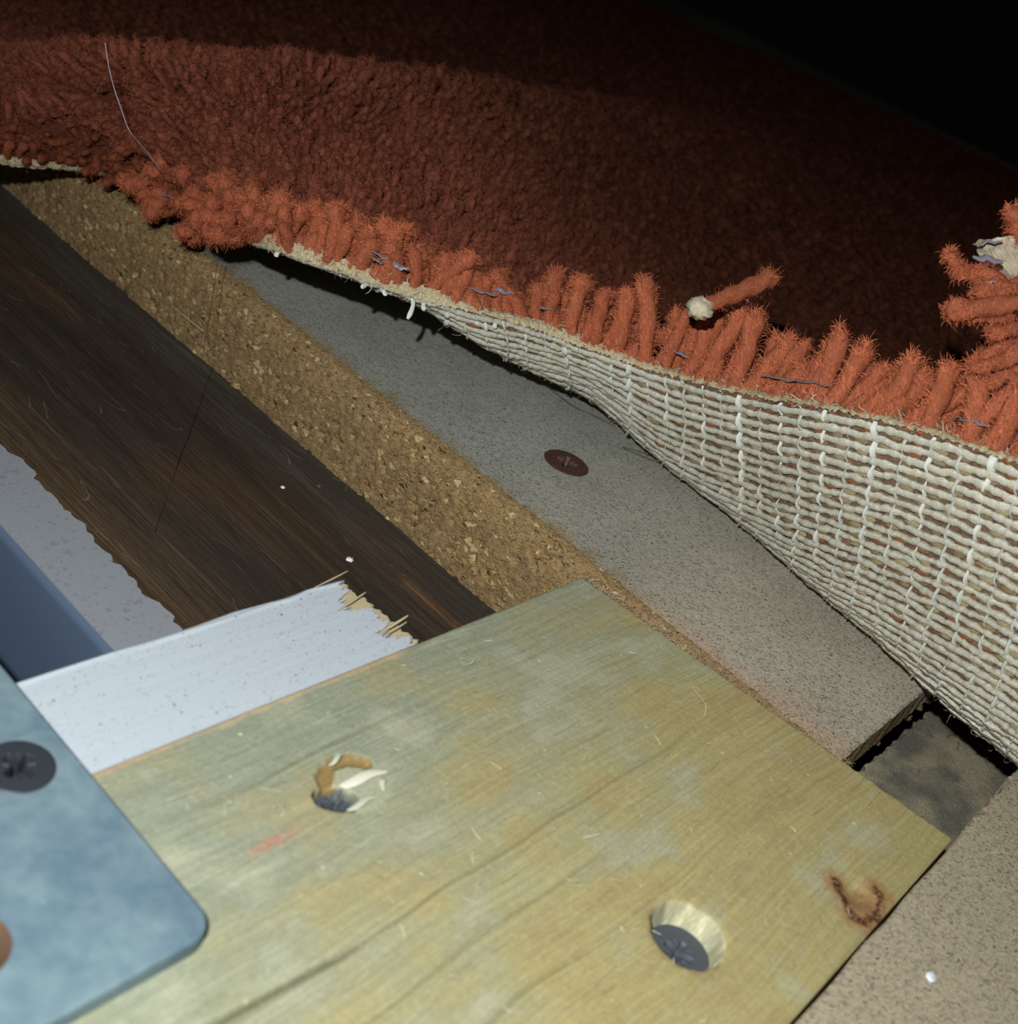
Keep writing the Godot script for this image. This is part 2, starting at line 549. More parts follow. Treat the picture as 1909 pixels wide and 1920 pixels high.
	mat("dusty_wood", Color(1, 1, 1), 0.95, dust, dust, 0.03, Vector3(13, 13, 1))
	mat("soil", c8(38, 35, 32), 1.0, null)

	# carpet
	p = Paper.new(512, 256, c8(206, 200, 196))
	p.strokes(rng, 3000, 30, 130, 0.62, 0.2, c8(140, 126, 118), c8(190, 180, 172), 0.25, 0.7, 0.012)
	p.strokes(rng, 3600, 30, 150, 0.62, 0.22, c8(232, 228, 224), c8(255, 255, 255), 0.3, 0.9, 0.014)
	p.strokes(rng, 500, 20, 90, 0.62, 0.5, c8(96, 78, 68), c8(140, 116, 106), 0.3, 0.6, 0.03)
	var ply := p.picture()
	m = mat("wool", c8(222, 128, 92), 0.9, ply, ply, 0.03, Vector3(1, 3, 1))
	m.metallic_specular = 0.15
	m.rim_enabled = true
	m.rim = 0.35
	m.rim_tint = 0.8
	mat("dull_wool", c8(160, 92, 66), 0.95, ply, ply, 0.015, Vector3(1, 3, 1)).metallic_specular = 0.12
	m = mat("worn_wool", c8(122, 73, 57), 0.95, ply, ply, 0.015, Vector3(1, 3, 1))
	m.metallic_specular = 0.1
	p = Paper.new(256, 64, c8(200, 198, 184))
	p.strokes(rng, 1500, 20, 100, 0.0, 0.1, c8(164, 158, 138), c8(224, 222, 212), 0.3, 0.8, 0.01)
	p.strokes(rng, 160, 8, 40, 0.0, 0.2, c8(120, 104, 78), c8(150, 130, 100), 0.3, 0.6, 0.02)
	var jute := p.picture()
	mat("jute", Color(1, 1, 1), 0.7, jute, jute, 0.015, Vector3(1, 1, 1))
	p = Paper.new(512, 512, c8(112, 86, 66))
	p.blobs(rng, 1500, 3, 16, c8(84, 60, 46), c8(146, 118, 92), 0.5, 2.0)
	p.blobs(rng, 500, 3, 9, c8(84, 50, 38), c8(176, 104, 66), 0.6, 2.0)
	p.strokes(rng, 6000, 4, 22, 0.0, 0.6, c8(110, 84, 62), c8(210, 190, 156), 0.3, 0.6, 0.05)
	var felt := p.picture()
	p = Paper.new(512, 64, c8(226, 222, 206))
	p.blobs(rng, 900, 2, 8, c8(190, 178, 150), c8(248, 246, 238), 0.5)
	p.strokes(rng, 900, 5, 30, 0.0, 0.6, c8(170, 150, 118), c8(255, 255, 250), 0.3, 0.7, 0.05)
	p.blobs(rng, 120, 2, 6, c8(170, 96, 68), c8(196, 120, 90), 0.6)
	var felt_light := p.picture()
	mat("latex_plain", c8(224, 218, 204), 0.8, felt_light, null, 0.0, Vector3(60, 60, 1))
	mat("sheet", Color(1, 1, 1), 0.95, felt, felt, 0.05, Vector3(20, 20, 1))
	mat("pile_ground", c8(92, 52, 40), 1.0, ply, null, 0.0, Vector3(200, 200, 1))
	mat("loop", Color(1, 1, 1), 0.95, jute, jute, 0.01, Vector3(1, 1, 1))
	mat("warp", c8(200, 202, 194), 0.5, null)
	mat("latex", c8(204, 196, 172), 0.85, felt_light, null, 0.0, Vector3(0.6, 1, 1))
	m = mat("glue", c8(128, 122, 132), 0.15, null)
	m.clearcoat_enabled = true
	m.clearcoat = 0.8
	mat("fuzz", c8(196, 178, 140), 0.9, null)
	mat("hair", c8(44, 34, 28), 0.5, null)
	mat("bristle", c8(186, 176, 184), 0.3, null)
	mat("fleck", c8(226, 226, 232), 0.5, null)
	mat("crumb", c8(190, 168, 132), 0.9, face, face, 0.03, Vector3(20, 20, 1))


# ------------------------------------------------------------------ the floor and what lies below it
func board_edge(z: float) -> float:
	return 0.0027 + 0.0007 * n1(z * 30.0, 1.5) + 0.0002 * n1(z * 110.0, 4.0)


func ragged(a: Vector2, b: Vector2, steps: int, amount: float, rate: float) -> PackedVector2Array:
	var out := PackedVector2Array()
	var q := (b - a).orthogonal().normalized()
	for i in steps:
		var t := float(i) / steps
		out.append(a.lerp(b, t) + q * amount * (n1(t * rate, a.x * 300.0, b.y * 300.0) * 1.4) * (1.0 if i > 0 else 0.0))
	return out


func outline(parts: Array) -> PackedVector2Array:
	var o := PackedVector2Array()
	for q in parts:
		o.append_array(q)
	return o


func floor_parts() -> void:
	var g := Mesher.new()
	g.slab(PackedVector2Array([Vector2(-1.0, -1.2), Vector2(1.6, -1.2), Vector2(1.6, 0.9), Vector2(-1.0, 0.9)]), -0.13, -0.15, 0.0, 1.0)
	var o := obj("floor", g.done(), M.soil)
	o.set_meta("kind", "structure")
	o.set_meta("label", "dark ground far below the floor boards, seen only through gaps")
	o.set_meta("category", "ground")

	# the large sheet with its rough cut edge
	var t := thing("particleboard_sheet", "large grey particleboard floor sheet with a rusty screw and a rough brown cut edge", "floor board")
	var poly := PackedVector2Array()
	var inset := 0.0035
	for i in 111:
		var z := lerpf(-0.236, 0.0548, i / 110.0)
		poly.append(Vector2(board_edge(z) + inset, z))
	poly.append_array(ragged(Vector2(0.0075, 0.0555), Vector2(0.075, 0.0553), 170, 0.00016, 30.0))
	poly.append_array([Vector2(0.9, 0.0553), Vector2(0.9, -0.9), Vector2(0.3, -0.9), Vector2(0.0062, -0.2365)])
	g = Mesher.new()
	g.slab(poly, 0.0, -0.0075, 0.0004, 1.0, [Vector3(0.0319, -0.0302, 0.0052)])
	obj("sheet_top", g.done(), M.board_face, t)
	var low := PackedVector2Array()
	for q in poly:
		low.append(Vector2(q.x + 0.001, minf(q.y, 0.042)))
	g = Mesher.new()
	g.slab(PackedVector2Array([Vector2(0.008, 0.042), Vector2(0.9, 0.042), Vector2(0.9, -0.9), Vector2(0.3, -0.9), Vector2(0.008, -0.2235)]), -0.0074, -0.0218, 0.0, 1.0)
	obj("sheet_underside", g.done(), M.board_core, t)
	# worn cut edge: (along z, down the profile)
	var nz := 560
	var ns := 44
	var p := PackedVector3Array()
	var tx := PackedVector2Array()
	for i in nz:
		var z := lerpf(-0.236, 0.0555, float(i) / (nz - 1))
		var xe := board_edge(z)
		for j in ns:
			var s := float(j) / (ns - 1)
			var q: Vector2
			if s < 0.2:
				var a := s / 0.2
				q = Vector2(lerpf(xe + inset + 0.0006, xe + 0.0008, a), 0.00015 - 0.0016 * a * a)
			else:
				var a := (s - 0.2) / 0.8
				q = Vector2(xe + 0.0008 - 0.0012 * sin(minf(a * 3.0, 1.0) * PI / 2) + 0.0012 * a, -0.00145 - 0.0207 * a)
			var rough := n1(z * 420.0, s * 12.0, 2.0) * 0.0003 + n1(z * 1000.0, s * 40.0, 6.0) * 0.00022
			var fade := clampf(s / 0.16, 0.0, 1.0)
			var pit := clampf(n1(z * 240.0, s * 7.0, 12.0) - 0.38, 0.0, 0.4) * 0.004
			p.append(Vector3(q.x + (pit - rough) * fade, q.y + rough * 0.5 * fade, z))
			tx.append(Vector2(z, -q.y - q.x * 0.8))
	g = Mesher.new()
	g.grid(p, nz, ns, tx, PackedColorArray())
	obj("cut_edge", g.done(), M.board_core, t).set_meta("label", "rough brown cut edge")
	# loose chips standing out of the cut edge
	g = Mesher.new()
	for k in 520:
		var z := -0.22 + 0.215 * rng.randf()
		var s := rng.randf()
		var at := Vector3(board_edge(z) + 0.0004 + 0.003 * maxf(0.0, 0.25 - s) * 4.0, -0.0205 * maxf(0.0, s - 0.15) - 0.0004, z)
		var l := rng.randf_range(0.0006, 0.0024)
		var w := rng.randf_range(0.0003, 0.0008)
		var along := Vector3(rng.randfn(0, 0.2), rng.randfn(0, 0.35), 1.0).normalized()
		var out := Vector3(-0.9, 0.35 + rng.randfn(0, 0.25), rng.randfn(0, 0.2)).normalized()
		var side := along.cross(out).normalized()
		var col := c8(150, 118, 72).lerp(c8(228, 208, 158), rng.randf()).srgb_to_linear()
		if rng.randf() < 0.2:
			col = c8(146, 84, 50).srgb_to_linear()
		var b := g.v.size()
		g.tri(at - along * l * 0.5 - side * w * 0.4, at + along * l * 0.5, at + out * 0.0004 + side * w * 0.5, out, Vector2.ZERO, Vector2(l, 0) * 300, Vector2(l, w) * 300)
		g.tri(at - along * l * 0.5 - side * w * 0.4, at + out * 0.0004 + side * w * 0.5, at - along * l * 0.35 + side * w, out, Vector2.ZERO, Vector2(l, 0) * 300, Vector2(l, w) * 300)
		for q in range(b, g.v.size()):
			g.c[q] = col
	stuff(obj("wood_chips", g.done(), M.chip, t))

	# the neighbouring sheet at the lower right
	g = Mesher.new()
	var near := ragged(Vector2(-0.2, 0.0771), Vector2(0.012, 0.0770), 60, 0.0002, 14.0)
	near.append_array(ragged(Vector2(0.012, 0.0770), Vector2(0.06, 0.0772), 50, 0.0007, 26.0))
	near.append_array([Vector2(0.6, 0.0772), Vector2(0.6, 0.4), Vector2(-0.2, 0.4)])
	g.slab(near, 0.0004, -0.0205, 0.0003, 1.0)
	var t2 := thing("particleboard_sheet", "tan particleboard floor sheet beyond the long crack beside the pine packer", "floor board")
	obj("sheet_top", g.done(), M.board_face_tan, t2)

	# brown timber sunk below the cut edge
	var tb := thing("sunk_timber", "dark brown old timber lying lower than the floor, partly painted white along one side", "timber")
	g = Mesher.new()
	g.slab(PackedVector2Array([Vector2(-0.071, -0.9), Vector2(0.024, -0.9), Vector2(0.024, 0.02), Vector2(-0.071, 0.02)]), -0.022, -0.09, 0.0012, 1.0)
	obj("timber_body", g.done(), M.old_timber, tb)
	var film := PackedVector2Array()
	for i in 200:
		var z := lerpf(-0.2, 0.01, i / 199.0)
		film.append(Vector2(-0.0582 + 0.0012 * n1(z * 110.0, 3.0) + 0.0009 * n1(z * 420.0, 9.0), z))
	film.append_array([Vector2(-0.0713, 0.01), Vector2(-0.0713, -0.2)])
	g = Mesher.new()
	g.slab(film, -0.02188, -0.0222, 0.0, 1.0)
	obj("paint_film", g.done(), M.dirty_paint, tb).set_meta("label", "dirty whitish paint with a ragged edge")
	g = Mesher.new()
	var side := PackedVector3Array()
	var st := PackedVector2Array()
	for i in 40:
		var z := lerpf(-0.25, 0.02, i / 39.0)
		for j in 9:
			var a := j / 8.0
			var q := Vector2(-0.0706, -0.02192).lerp(Vector2(-0.0724, -0.0236), minf(a * 4.0, 1.0))
			if a > 0.25:
				q = Vector2(-0.0724, lerpf(-0.0236, -0.089, (a - 0.25) / 0.75))
			side.append(Vector3(q.x, q.y, z))
			st.append(Vector2(z, q.y))
	g.grid(side, 40, 9, st, PackedColorArray())
	obj("painted_side", g.done(), M.grey_paint, tb).set_meta("label", "smooth slate-grey painted side")

	# dusty timber in the square opening
	g = Mesher.new()
	var dusty := ragged(Vector2(0.0, 0.0545), Vector2(0.12, 0.0545), 140, 0.0008, 60.0)
	dusty.append_array([Vector2(0.3, 0.0545), Vector2(0.3, 0.16), Vector2(0.0, 0.16)])
	g.slab(dusty, -0.0208, -0.06, 0.0004, 1.0)
	var dt := thing("dusty_timber", "dusty grey timber at the bottom of the square opening beside the pine packer", "timber")
	obj("timber_body", g.done(), M.dusty_wood, dt)
	g = Mesher.new()
	for k in 420:
		var at := Vector3(rng.randf_range(0.01, 0.09), -0.0206, rng.randf_range(0.056, 0.078))
		g.fibre(curl(at, Vector3(rng.randfn(0, 1), rng.randf() * 0.5, rng.randfn(0, 1)).normalized(), rng.randf_range(0.0008, 0.0035), 5, 0.5), 0.00005, c8(150, 140, 116).lerp(c8(196, 186, 160), rng.randf()).srgb_to_linear(), any_way())
	stuff(obj("dust_fluff", g.done(), M.fleck, dt))


func curl(at: Vector3, dir: Vector3, l: float, steps: int, bend: float) -> PackedVector3Array:
	var out := PackedVector3Array([at])
	var turn := Vector3(rng.randfn(0, 1), rng.randfn(0, 1), rng.randfn(0, 1)) * bend / steps
	for i in steps:
		dir = (dir + turn.cross(dir) + Vector3(rng.randfn(0, 1), rng.randfn(0, 1), rng.randfn(0, 1)) * 0.08).normalized()
		at += dir * l / steps
		out.append(at)
	return out


# ------------------------------------------------------------------ pine packer
const HOLE_A := Vector2(-0.0737, 0.0178)
const KNOT: Array[Vector2] = [Vector2(-0.0210, 0.0684), Vector2(-0.0229, 0.0711), Vector2(-0.0247, 0.0734), Vector2(-0.0240, 0.0753), Vector2(-0.0204, 0.0758), Vector2(-0.0165, 0.0745), Vector2(-0.0160, 0.0730)]
const SLOT := Vector2(-0.0779, 0.0184)
const HOLE_B := Vector2(-0.0508, 0.0603)

func pine_end(z: float) -> float:
	return 0.0002 + 0.1155 * z + 0.00018 * n1(z * 900.0, 7.0) + 0.0002 * n1(z * 200.0, 2.0)


# 1 at the rim of the slot that shows the screw
func slot_distance(at: Vector2) -> float:
	var e := (at - SLOT).rotated(-0.6)
	return Vector2(e.x / 0.0028, e.y / 0.0017).length()


# 1 at the edge of the orange groove torn along the hole's far side
func groove_distance(at: Vector2) -> float:
	var e := at - HOLE_A
	var a := e.angle()
	var d := absf(e.length() - 0.0044) / (0.0012 + 0.0004 * n1(a * 2.0, 3.0))
	return d + smoothstep(1.25, 1.7, absf(angle_difference(a, -1.75))) * 2.0


func pine_height(x: float, z: float) -> float:
	var y := 0.0004 + 0.00007 * n1(x * 60.0, z * 1300.0, 5.0) + 0.00007 * n1(x * 700.0, z * 900.0, 1.0)
	var at := Vector2(x, z)
	var d := at.distance_to(HOLE_B) + 0.0003 * n1(x * 500.0, z * 500.0)
	y -= 0.0042 * smoothstep(0.0053, 0.0044, d)
	y -= 0.0003 * smoothstep(0.0068, 0.005, d)
	# the other hole is choked with torn wood: a slot over the screw and a groove round its far side
	y -= 0.0030 * smoothstep(1.15, 0.85, slot_distance(at) + 0.25 * n1(x * 500.0, z * 500.0))
	y -= 0.0007 * smoothstep(1.0, 0.5, groove_distance(at))
	# the bruise by the knot
	var k := at - Vector2(-0.0195, 0.0718)
	y -= 0.0007 * smoothstep(0.0042, 0.0008, Vector2(k.x, k.y * 1.3).length())
	# a dent running along the packer
	y -= 0.0003 * smoothstep(0.0008, 0.0, absf(z - 0.0369 - 0.065 * (x + 0.0914))) * smoothstep(-0.118, -0.108, x) * smoothstep(-0.088, -0.096, x)
	return y


func pine_texture() -> Texture2D:
	var w := 1600
	var h := 800
	var p := Paper.new(w, h, c8(190, 184, 138))
	for y in h:
		for x in w:
			var wx := lerpf(-0.15, 0.01, x / float(w))
			var wz := y / float(h) * 0.08
			# growth rings run along x, sweeping slightly
			var zz := wz + 0.0016 * n1(wx * 16.0, wz * 14.0, 3.0) - 0.02 * (wx + 0.06) * clampf(wz * 16.0, 0.0, 1.0) * 0.35
			var ring := n1(0.4 + wx * 3.0, zz * 330.0, 9.0)
			var fine := n1(wx * 30.0, zz * 1500.0, 2.0)
			var cloud := n1(wx * 42.0, wz * 60.0, 14.0)
			var green := clampf(1.05 - wz * 18.0 - (wx + 0.06) * 6.0 + cloud * 0.5, 0.0, 1.0)
			var col := c8(166, 152, 104).lerp(c8(136, 140, 120), green)
			col = col.lerp(c8(168, 165, 138), clampf(cloud * 1.5 - 0.2, 0.0, 0.65))
			col = col.lerp(c8(156, 136, 92), clampf(-cloud * 1.5 - 0.25, 0.0, 0.4) * (1.0 - green * 0.8))
			col = col.lerp(c8(104, 98, 66), clampf(ring * 3.2 - 1.25, 0.0, 0.75) * 0.5)
			col *= 1.0 + fine * 0.08
			# red smear
			var s := Vector2(wx + 0.0895, (wz - 0.0198) + (wx + 0.0895) * -0.02)
			col = col.lerp(c8(186, 108, 92), clampf(1.3 - Vector2(s.x / 0.0042, s.y / 0.0009).length(), 0.0, 1.0) * clampf(0.6 + 1.6 * n1(wx * 900.0, wz * 1400.0), 0.0, 0.85))
			# knot and resin bruise near the far end
			if wx > -0.034 and wz > 0.058:
				var q := Vector2(wx, wz) + Vector2(n1(wx * 500.0, wz * 500.0, 20.0), n1(wx * 500.0, wz * 500.0, 30.0)) * 0.0007
				var kd := 1.0
				for e in KNOT.size() - 1:
					kd = minf(kd, q.distance_to(Geometry2D.get_closest_point_to_segment(q, KNOT[e], KNOT[e + 1])) / (0.55 if e == 4 else 1.0))
				col = col.lerp(c8(146, 104, 68), smoothstep(0.0034, 0.0014, q.distance_to(Vector2(-0.0206, 0.0730))) * 0.7)
				col = col.lerp(c8(152, 108, 68), smoothstep(0.0032, 0.0006, kd) * 0.75)
				col = col.lerp(c8(72, 42, 28), smoothstep(0.0011, 0.0002, kd) * clampf(0.75 + n1(wx * 1200.0, wz * 1200.0), 0.2, 1.0))
			# bare wood in the screw holes
			var db := Vector2(wx, wz).distance_to(HOLE_B) + 0.0004 * n1(wx * 500.0, wz * 500.0)
			col = col.lerp(c8(186, 180, 148) * (1.0 + 0.22 * n1(wx * 700.0, wz * 700.0, 40.0)), smoothstep(0.0058, 0.0050, db))
			var da := Vector2(wx, wz).distance_to(HOLE_A) + 0.0006 * n1(wx * 420.0, wz * 420.0)
			col = col.lerp(c8(166, 166, 140), smoothstep(0.0055, 0.0042, da) * 0.7)
			col = col.lerp(c8(134, 106, 60), smoothstep(1.15, 0.6, groove_distance(Vector2(wx, wz)) + 0.3 * n1(wx * 700.0, wz * 700.0)) * 0.9)
			col = col.lerp(c8(70, 74, 76), smoothstep(1.25, 0.95, slot_distance(Vector2(wx, wz))) * 0.8)
			# the dark line of the dent
			var dd := absf(wz - 0.0369 - 0.065 * (wx + 0.0914))
			col = col.lerp(c8(92, 90, 66), clampf(1.0 - dd / 0.0007, 0.0, 0.8) * smoothstep(-0.125, -0.108, wx) * smoothstep(-0.087, -0.096, wx))
			# pinkish run of raw wood along the painted strip
			col = col.lerp(c8(214, 172, 128), clampf(1.0 - wz / (0.0011 + 0.0006 * n1(wx * 200.0, 5.0)), 0.0, 0.8) * smoothstep(-0.042, -0.05, wx))
			p.put(x, y, col, 1.0)
	for k in 420000:
		var q := rng.randi() % (w * h)
		var f := rng.randf_range(0.84, 1.15)
		for ch in 3:
			p.b[q * 3 + ch] = mini(255, int(p.b[q * 3 + ch] * f))
	p.strokes(rng, 2600, 20, 160, 0.0, 0.02, c8(112, 108, 78), c8(134, 128, 98), 0.1, 0.35, 0.0015)
	p.strokes(rng, 9000, 6, 50, 0.0, 0.25, c8(168, 168, 148), c8(188, 188, 168), 0.1, 0.4, 0.03)
	p.strokes(rng, 160, 10, 90, 0.0, 0.03, c8(78, 74, 50), c8(104, 98, 66), 0.35, 0.65, 0.002)
	p.strokes(rng, 220, 6, 30, 0.9, 0.4, c8(186, 188, 172), c8(210, 210, 196), 0.3, 0.7, 0.02)
	p.blobs(rng, 60, 1, 3, c8(200, 198, 176), c8(220, 218, 200), 0.8)
	p.blobs(rng, 140, 6, 22, c8(160, 164, 146), c8(172, 174, 154), 0.2, 2.0)
	return p.picture()


func pine() -> void:
	var tex := pine_texture()
	var m := mat("pine", Color(1, 1, 1), 0.72, tex, tex, 0.02, Vector3(1.0 / 0.16, 1.0 / 0.08, 1))
	m.uv1_offset = Vector3(0.15 / 0.16, 0, 0)
	var t := thing("pine_packer", "greenish yellow treated pine packer board with two sunk screws and a dark knot", "wood board")
	var nx := 390
	var nz := 210
	var p := PackedVector3Array()
	var tx := PackedVector2Array()
	for i in nx:
		for j in nz:
			var z := 0.0766 * j / (nz - 1)
			var xe := pine_end(z)
			var x := lerpf(-0.2, -0.13, i / 10.0) if i < 10 else lerpf(-0.13, xe, (i - 10.0) / (nx - 11.0))
			var y := pine_height(x, z)
			var rim := minf(xe - x, minf(z, 0.0766 - z))
			if rim < 0.0004:
				y -= (0.0004 - rim) * 0.7
			p.append(Vector3(x, y, z))
			tx.append(Vector2(x, z))
	var g := Mesher.new()
	g.grid(p, nx, nz, tx, PackedColorArray(), true)
	# sides and underside
	var rimline: Array[int] = []
	for i in nx:
		rimline.append(i * nz)
	for j in range(1, nz):
		rimline.append((nx - 1) * nz + j)
	for i in range(nx - 2, -1, -1):
		rimline.append(i * nz + nz - 1)
	for j in range(nz - 2, -1, -1):
		rimline.append(j)
	var sp := PackedVector3Array()
	var sx := PackedVector2Array()
	for k in rimline:
		sp.append(p[k])
		sp.append(Vector3(p[k].x, -0.0215, p[k].z))
		sx.append(tx[k])
		sx.append(tx[k] + Vector2(0, 0.01))
	g.grid(sp, rimline.size(), 2, sx, PackedColorArray(), true)
	var lo := [p[0], p[(nx - 1) * nz], p[nx * nz - 1], p[nz - 1]]
	for q in 4:
		lo[q].y = -0.0215
	g.tri(lo[0], lo[1], lo[2], Vector3.DOWN, Vector2.ZERO, Vector2(0.1, 0), Vector2(0.1, 0.07))
	g.tri(lo[0], lo[2], lo[3], Vector3.DOWN, Vector2.ZERO, Vector2(0.1, 0.07), Vector2(0, 0.07))
	obj("board_body", g.done(), m, t)
	# splinters torn up in the first hole
	for s in [[Vector3(-0.0762, 0.0002, 0.0168), Vector3(-0.0686, 0.0007, 0.0182), 0.0009], [Vector3(-0.0778, 0.0001, 0.0205), Vector3(-0.0727, 0.0007, 0.0211), 0.0005], [Vector3(-0.0748, 0.0003, 0.0133), Vector3(-0.0716, 0.0006, 0.0128), 0.0004], [Vector3(-0.0694, 0.0002, 0.0183), Vector3(-0.0712, 0.0005, 0.0205), 0.0005]]:
		var a: Vector3 = s[0]
		var b: Vector3 = s[1]
		var w: float = s[2]
		var path := PackedVector3Array()
		var r := PackedFloat32Array()
		for i in 9:
			var u := i / 8.0
			path.append(a.lerp(b, u) + Vector3(0, 0.0004 * sin(u * PI), 0.0002 * sin(u * 7.0)))
			r.append(w * (0.25 + 0.75 * sin(PI * pow(u, 0.8) * 0.96 + 0.06)))
		g = Mesher.new()
		g.tube(path, r, 8, Color.WHITE, 0.4)
		obj("splinter", g.done(), M.pale_splinter if w < 0.0008 else M.splinter_wet, t)
	# raised fibres along the cut end and loose ones on the face
	g = Mesher.new()
	for k in 800:
		var z := rng.randf() * 0.0565
		var at := Vector3(pine_end(z) + rng.randf_range(-0.0006, 0.0012), 0.0003, z)
		g.fibre(curl(at, Vector3(rng.randfn(0.3, 0.6), rng.randf_range(0.0, 0.5), rng.randfn(0, 0.8)).normalized(), rng.randf_range(0.0006, 0.0022), 4, 0.8), 0.00006, c8(182, 146, 116).lerp(c8(212, 192, 158), rng.randf()).srgb_to_linear(), any_way())
	for k in 260:
		var z := rng.randf() * 0.075
		var x := rng.randf_range(-0.125, 0.003)
		g.fibre(curl(Vector3(x, pine_height(x, z) + 0.00005, z), Vector3(rng.randfn(0, 1.0), rng.randf_range(0.0, 0.3), rng.randfn(0, 0.8)).normalized(), rng.randf_range(0.0005, 0.0026), 4, 0.9), 0.00008, c8(214, 206, 170).lerp(c8(236, 230, 206), rng.randf()).srgb_to_linear(), any_way())
	stuff(obj("raised_fibres", g.done(), M.fleck, t))


# ------------------------------------------------------------------ white painted strip
func painted_strip() -> void:
	var t := thing("painted_strip", "white painted timber strip with a splintered end, lying beside the pine packer", "wood strip")
	var g := Mesher.new()
	var core := PackedVector2Array([Vector2(-0.16, -0.0006), Vector2(-0.16, -0.0184)])
	core.append_array(ragged(Vector2(-0.0447, -0.0184), Vector2(-0.0426, -0.0006), 40, 0.0007, 22.0))
	g.slab(core, -0.0006, -0.0216, 0.0004, 1.0)
	obj("wood_core", g.done(), M.bare_wood, t)
	# paint skin: runs over the rounded far edge and ends raggedly
	var nz := 90
	var nx := 60
	var p := PackedVector3Array()
	var tx := PackedVector2Array()
	var tear := PackedFloat32Array()
	for j in nz:
		var z := lerpf(-0.0190, -0.0003, j / (nz - 1.0))
		var s := 0.0012 + 0.0018 * absf(n1(z * 260.0, 4.0)) + 0.0015 * clampf(n1(z * 1700.0, 8.0) * 2.0, 0.0, 1.0)
		s += 0.0042 * smoothstep(0.0030, 0.0010, absf(z + 0.0128)) * (0.6 + 0.8 * absf(n1(z * 1900.0, 3.0))) + 0.0036 * smoothstep(0.0022, 0.0008, absf(z + 0.0042)) * (0.6 + 0.9 * absf(n1(z * 1900.0, 3.0)))
		if z < -0.0172:
			s *= 0.5
		tear.append(s)
	for i in nx:
		for j in nz:
			var z := lerpf(-0.0190, -0.0003, j / (nz - 1.0))
			var xe := lerpf(-0.0445, -0.0425, (z + 0.019) / 0.019) - tear[j]
			var x := lerpf(-0.16, -0.06, i / 14.0) if i < 15 else lerpf(-0.06, xe, (i - 14.0) / (nx - 15.0))
			var lip := 0.0016 + 0.0008 * n1(x * 70.0, 2.0)
			var y := -0.0001 + 0.00005 * n1(x * 80.0, z * 500.0)
			var e := z + 0.0190
			if e < lip:
				y += 0.00035 * smoothstep(lip, lip - 0.0003, e) - 0.0016 * pow(1.0 - e / lip, 2.0)
			p.append(Vector3(x, y, z))
			tx.append(Vector2(x, z))
	g = Mesher.new()
	g.grid(p, nx, nz, tx, PackedColorArray(), true)
	var under := PackedVector3Array()
	for q in p:
		under.append(q - Vector3(0, 0.0004, 0))
	g.grid(under, nx, nz, tx, PackedColorArray())
	var ends := PackedVector3Array()
	var et := PackedVector2Array()
	for j in nz:
		ends.append(p[(nx - 1) * nz + j])
		ends.append(under[(nx - 1) * nz + j])
		et.append_array([tx[(nx - 1) * nz + j], tx[(nx - 1) * nz + j]])
	g.grid(ends, nz, 2, et, PackedColorArray(), true)
	for edge in [0, nz - 1]:
		ends = PackedVector3Array()
		et = PackedVector2Array()
		for i in nx:
			ends.append(p[i * nz + edge])
			ends.append(under[i * nz + edge] - Vector3(0, 0.02 if edge == 0 else 0.0, 0))
			et.append_array([tx[i * nz + edge], tx[i * nz + edge]])
		g.grid(ends, nx, 2, et, PackedColorArray(), edge != 0)
	obj("paint_skin", g.done(), M.white_paint, t)
	for s in [[Vector3(-0.0515, 0.0002, -0.0118), Vector3(-0.0444, 0.0004, -0.0131), 0.00018], [Vector3(-0.0492, 0.0002, -0.0046), Vector3(-0.0422, 0.0009, -0.0052), 0.00024], [Vector3(-0.049, 0.0002, -0.0038), Vector3(-0.0432, 0.0006, -0.0043), 0.00016], [Vector3(-0.0512, 0.0001, -0.0180), Vector3(-0.0434, 0.0003, -0.0188), 0.00014]]:
		var path := PackedVector3Array()
		var r := PackedFloat32Array()
		for i in 8:
			var u := i / 7.0
			path.append(s[0].lerp(s[1], u) + Vector3(0, 0.0003 * u * u, 0))
			r.append(s[2] * (0.5 + 0.6 * sin(u * PI)))
		g = Mesher.new()
		g.tube(path, r, 6, Color.WHITE, 0.5)
		obj("splinter", g.done(), M.bare_wood, t)


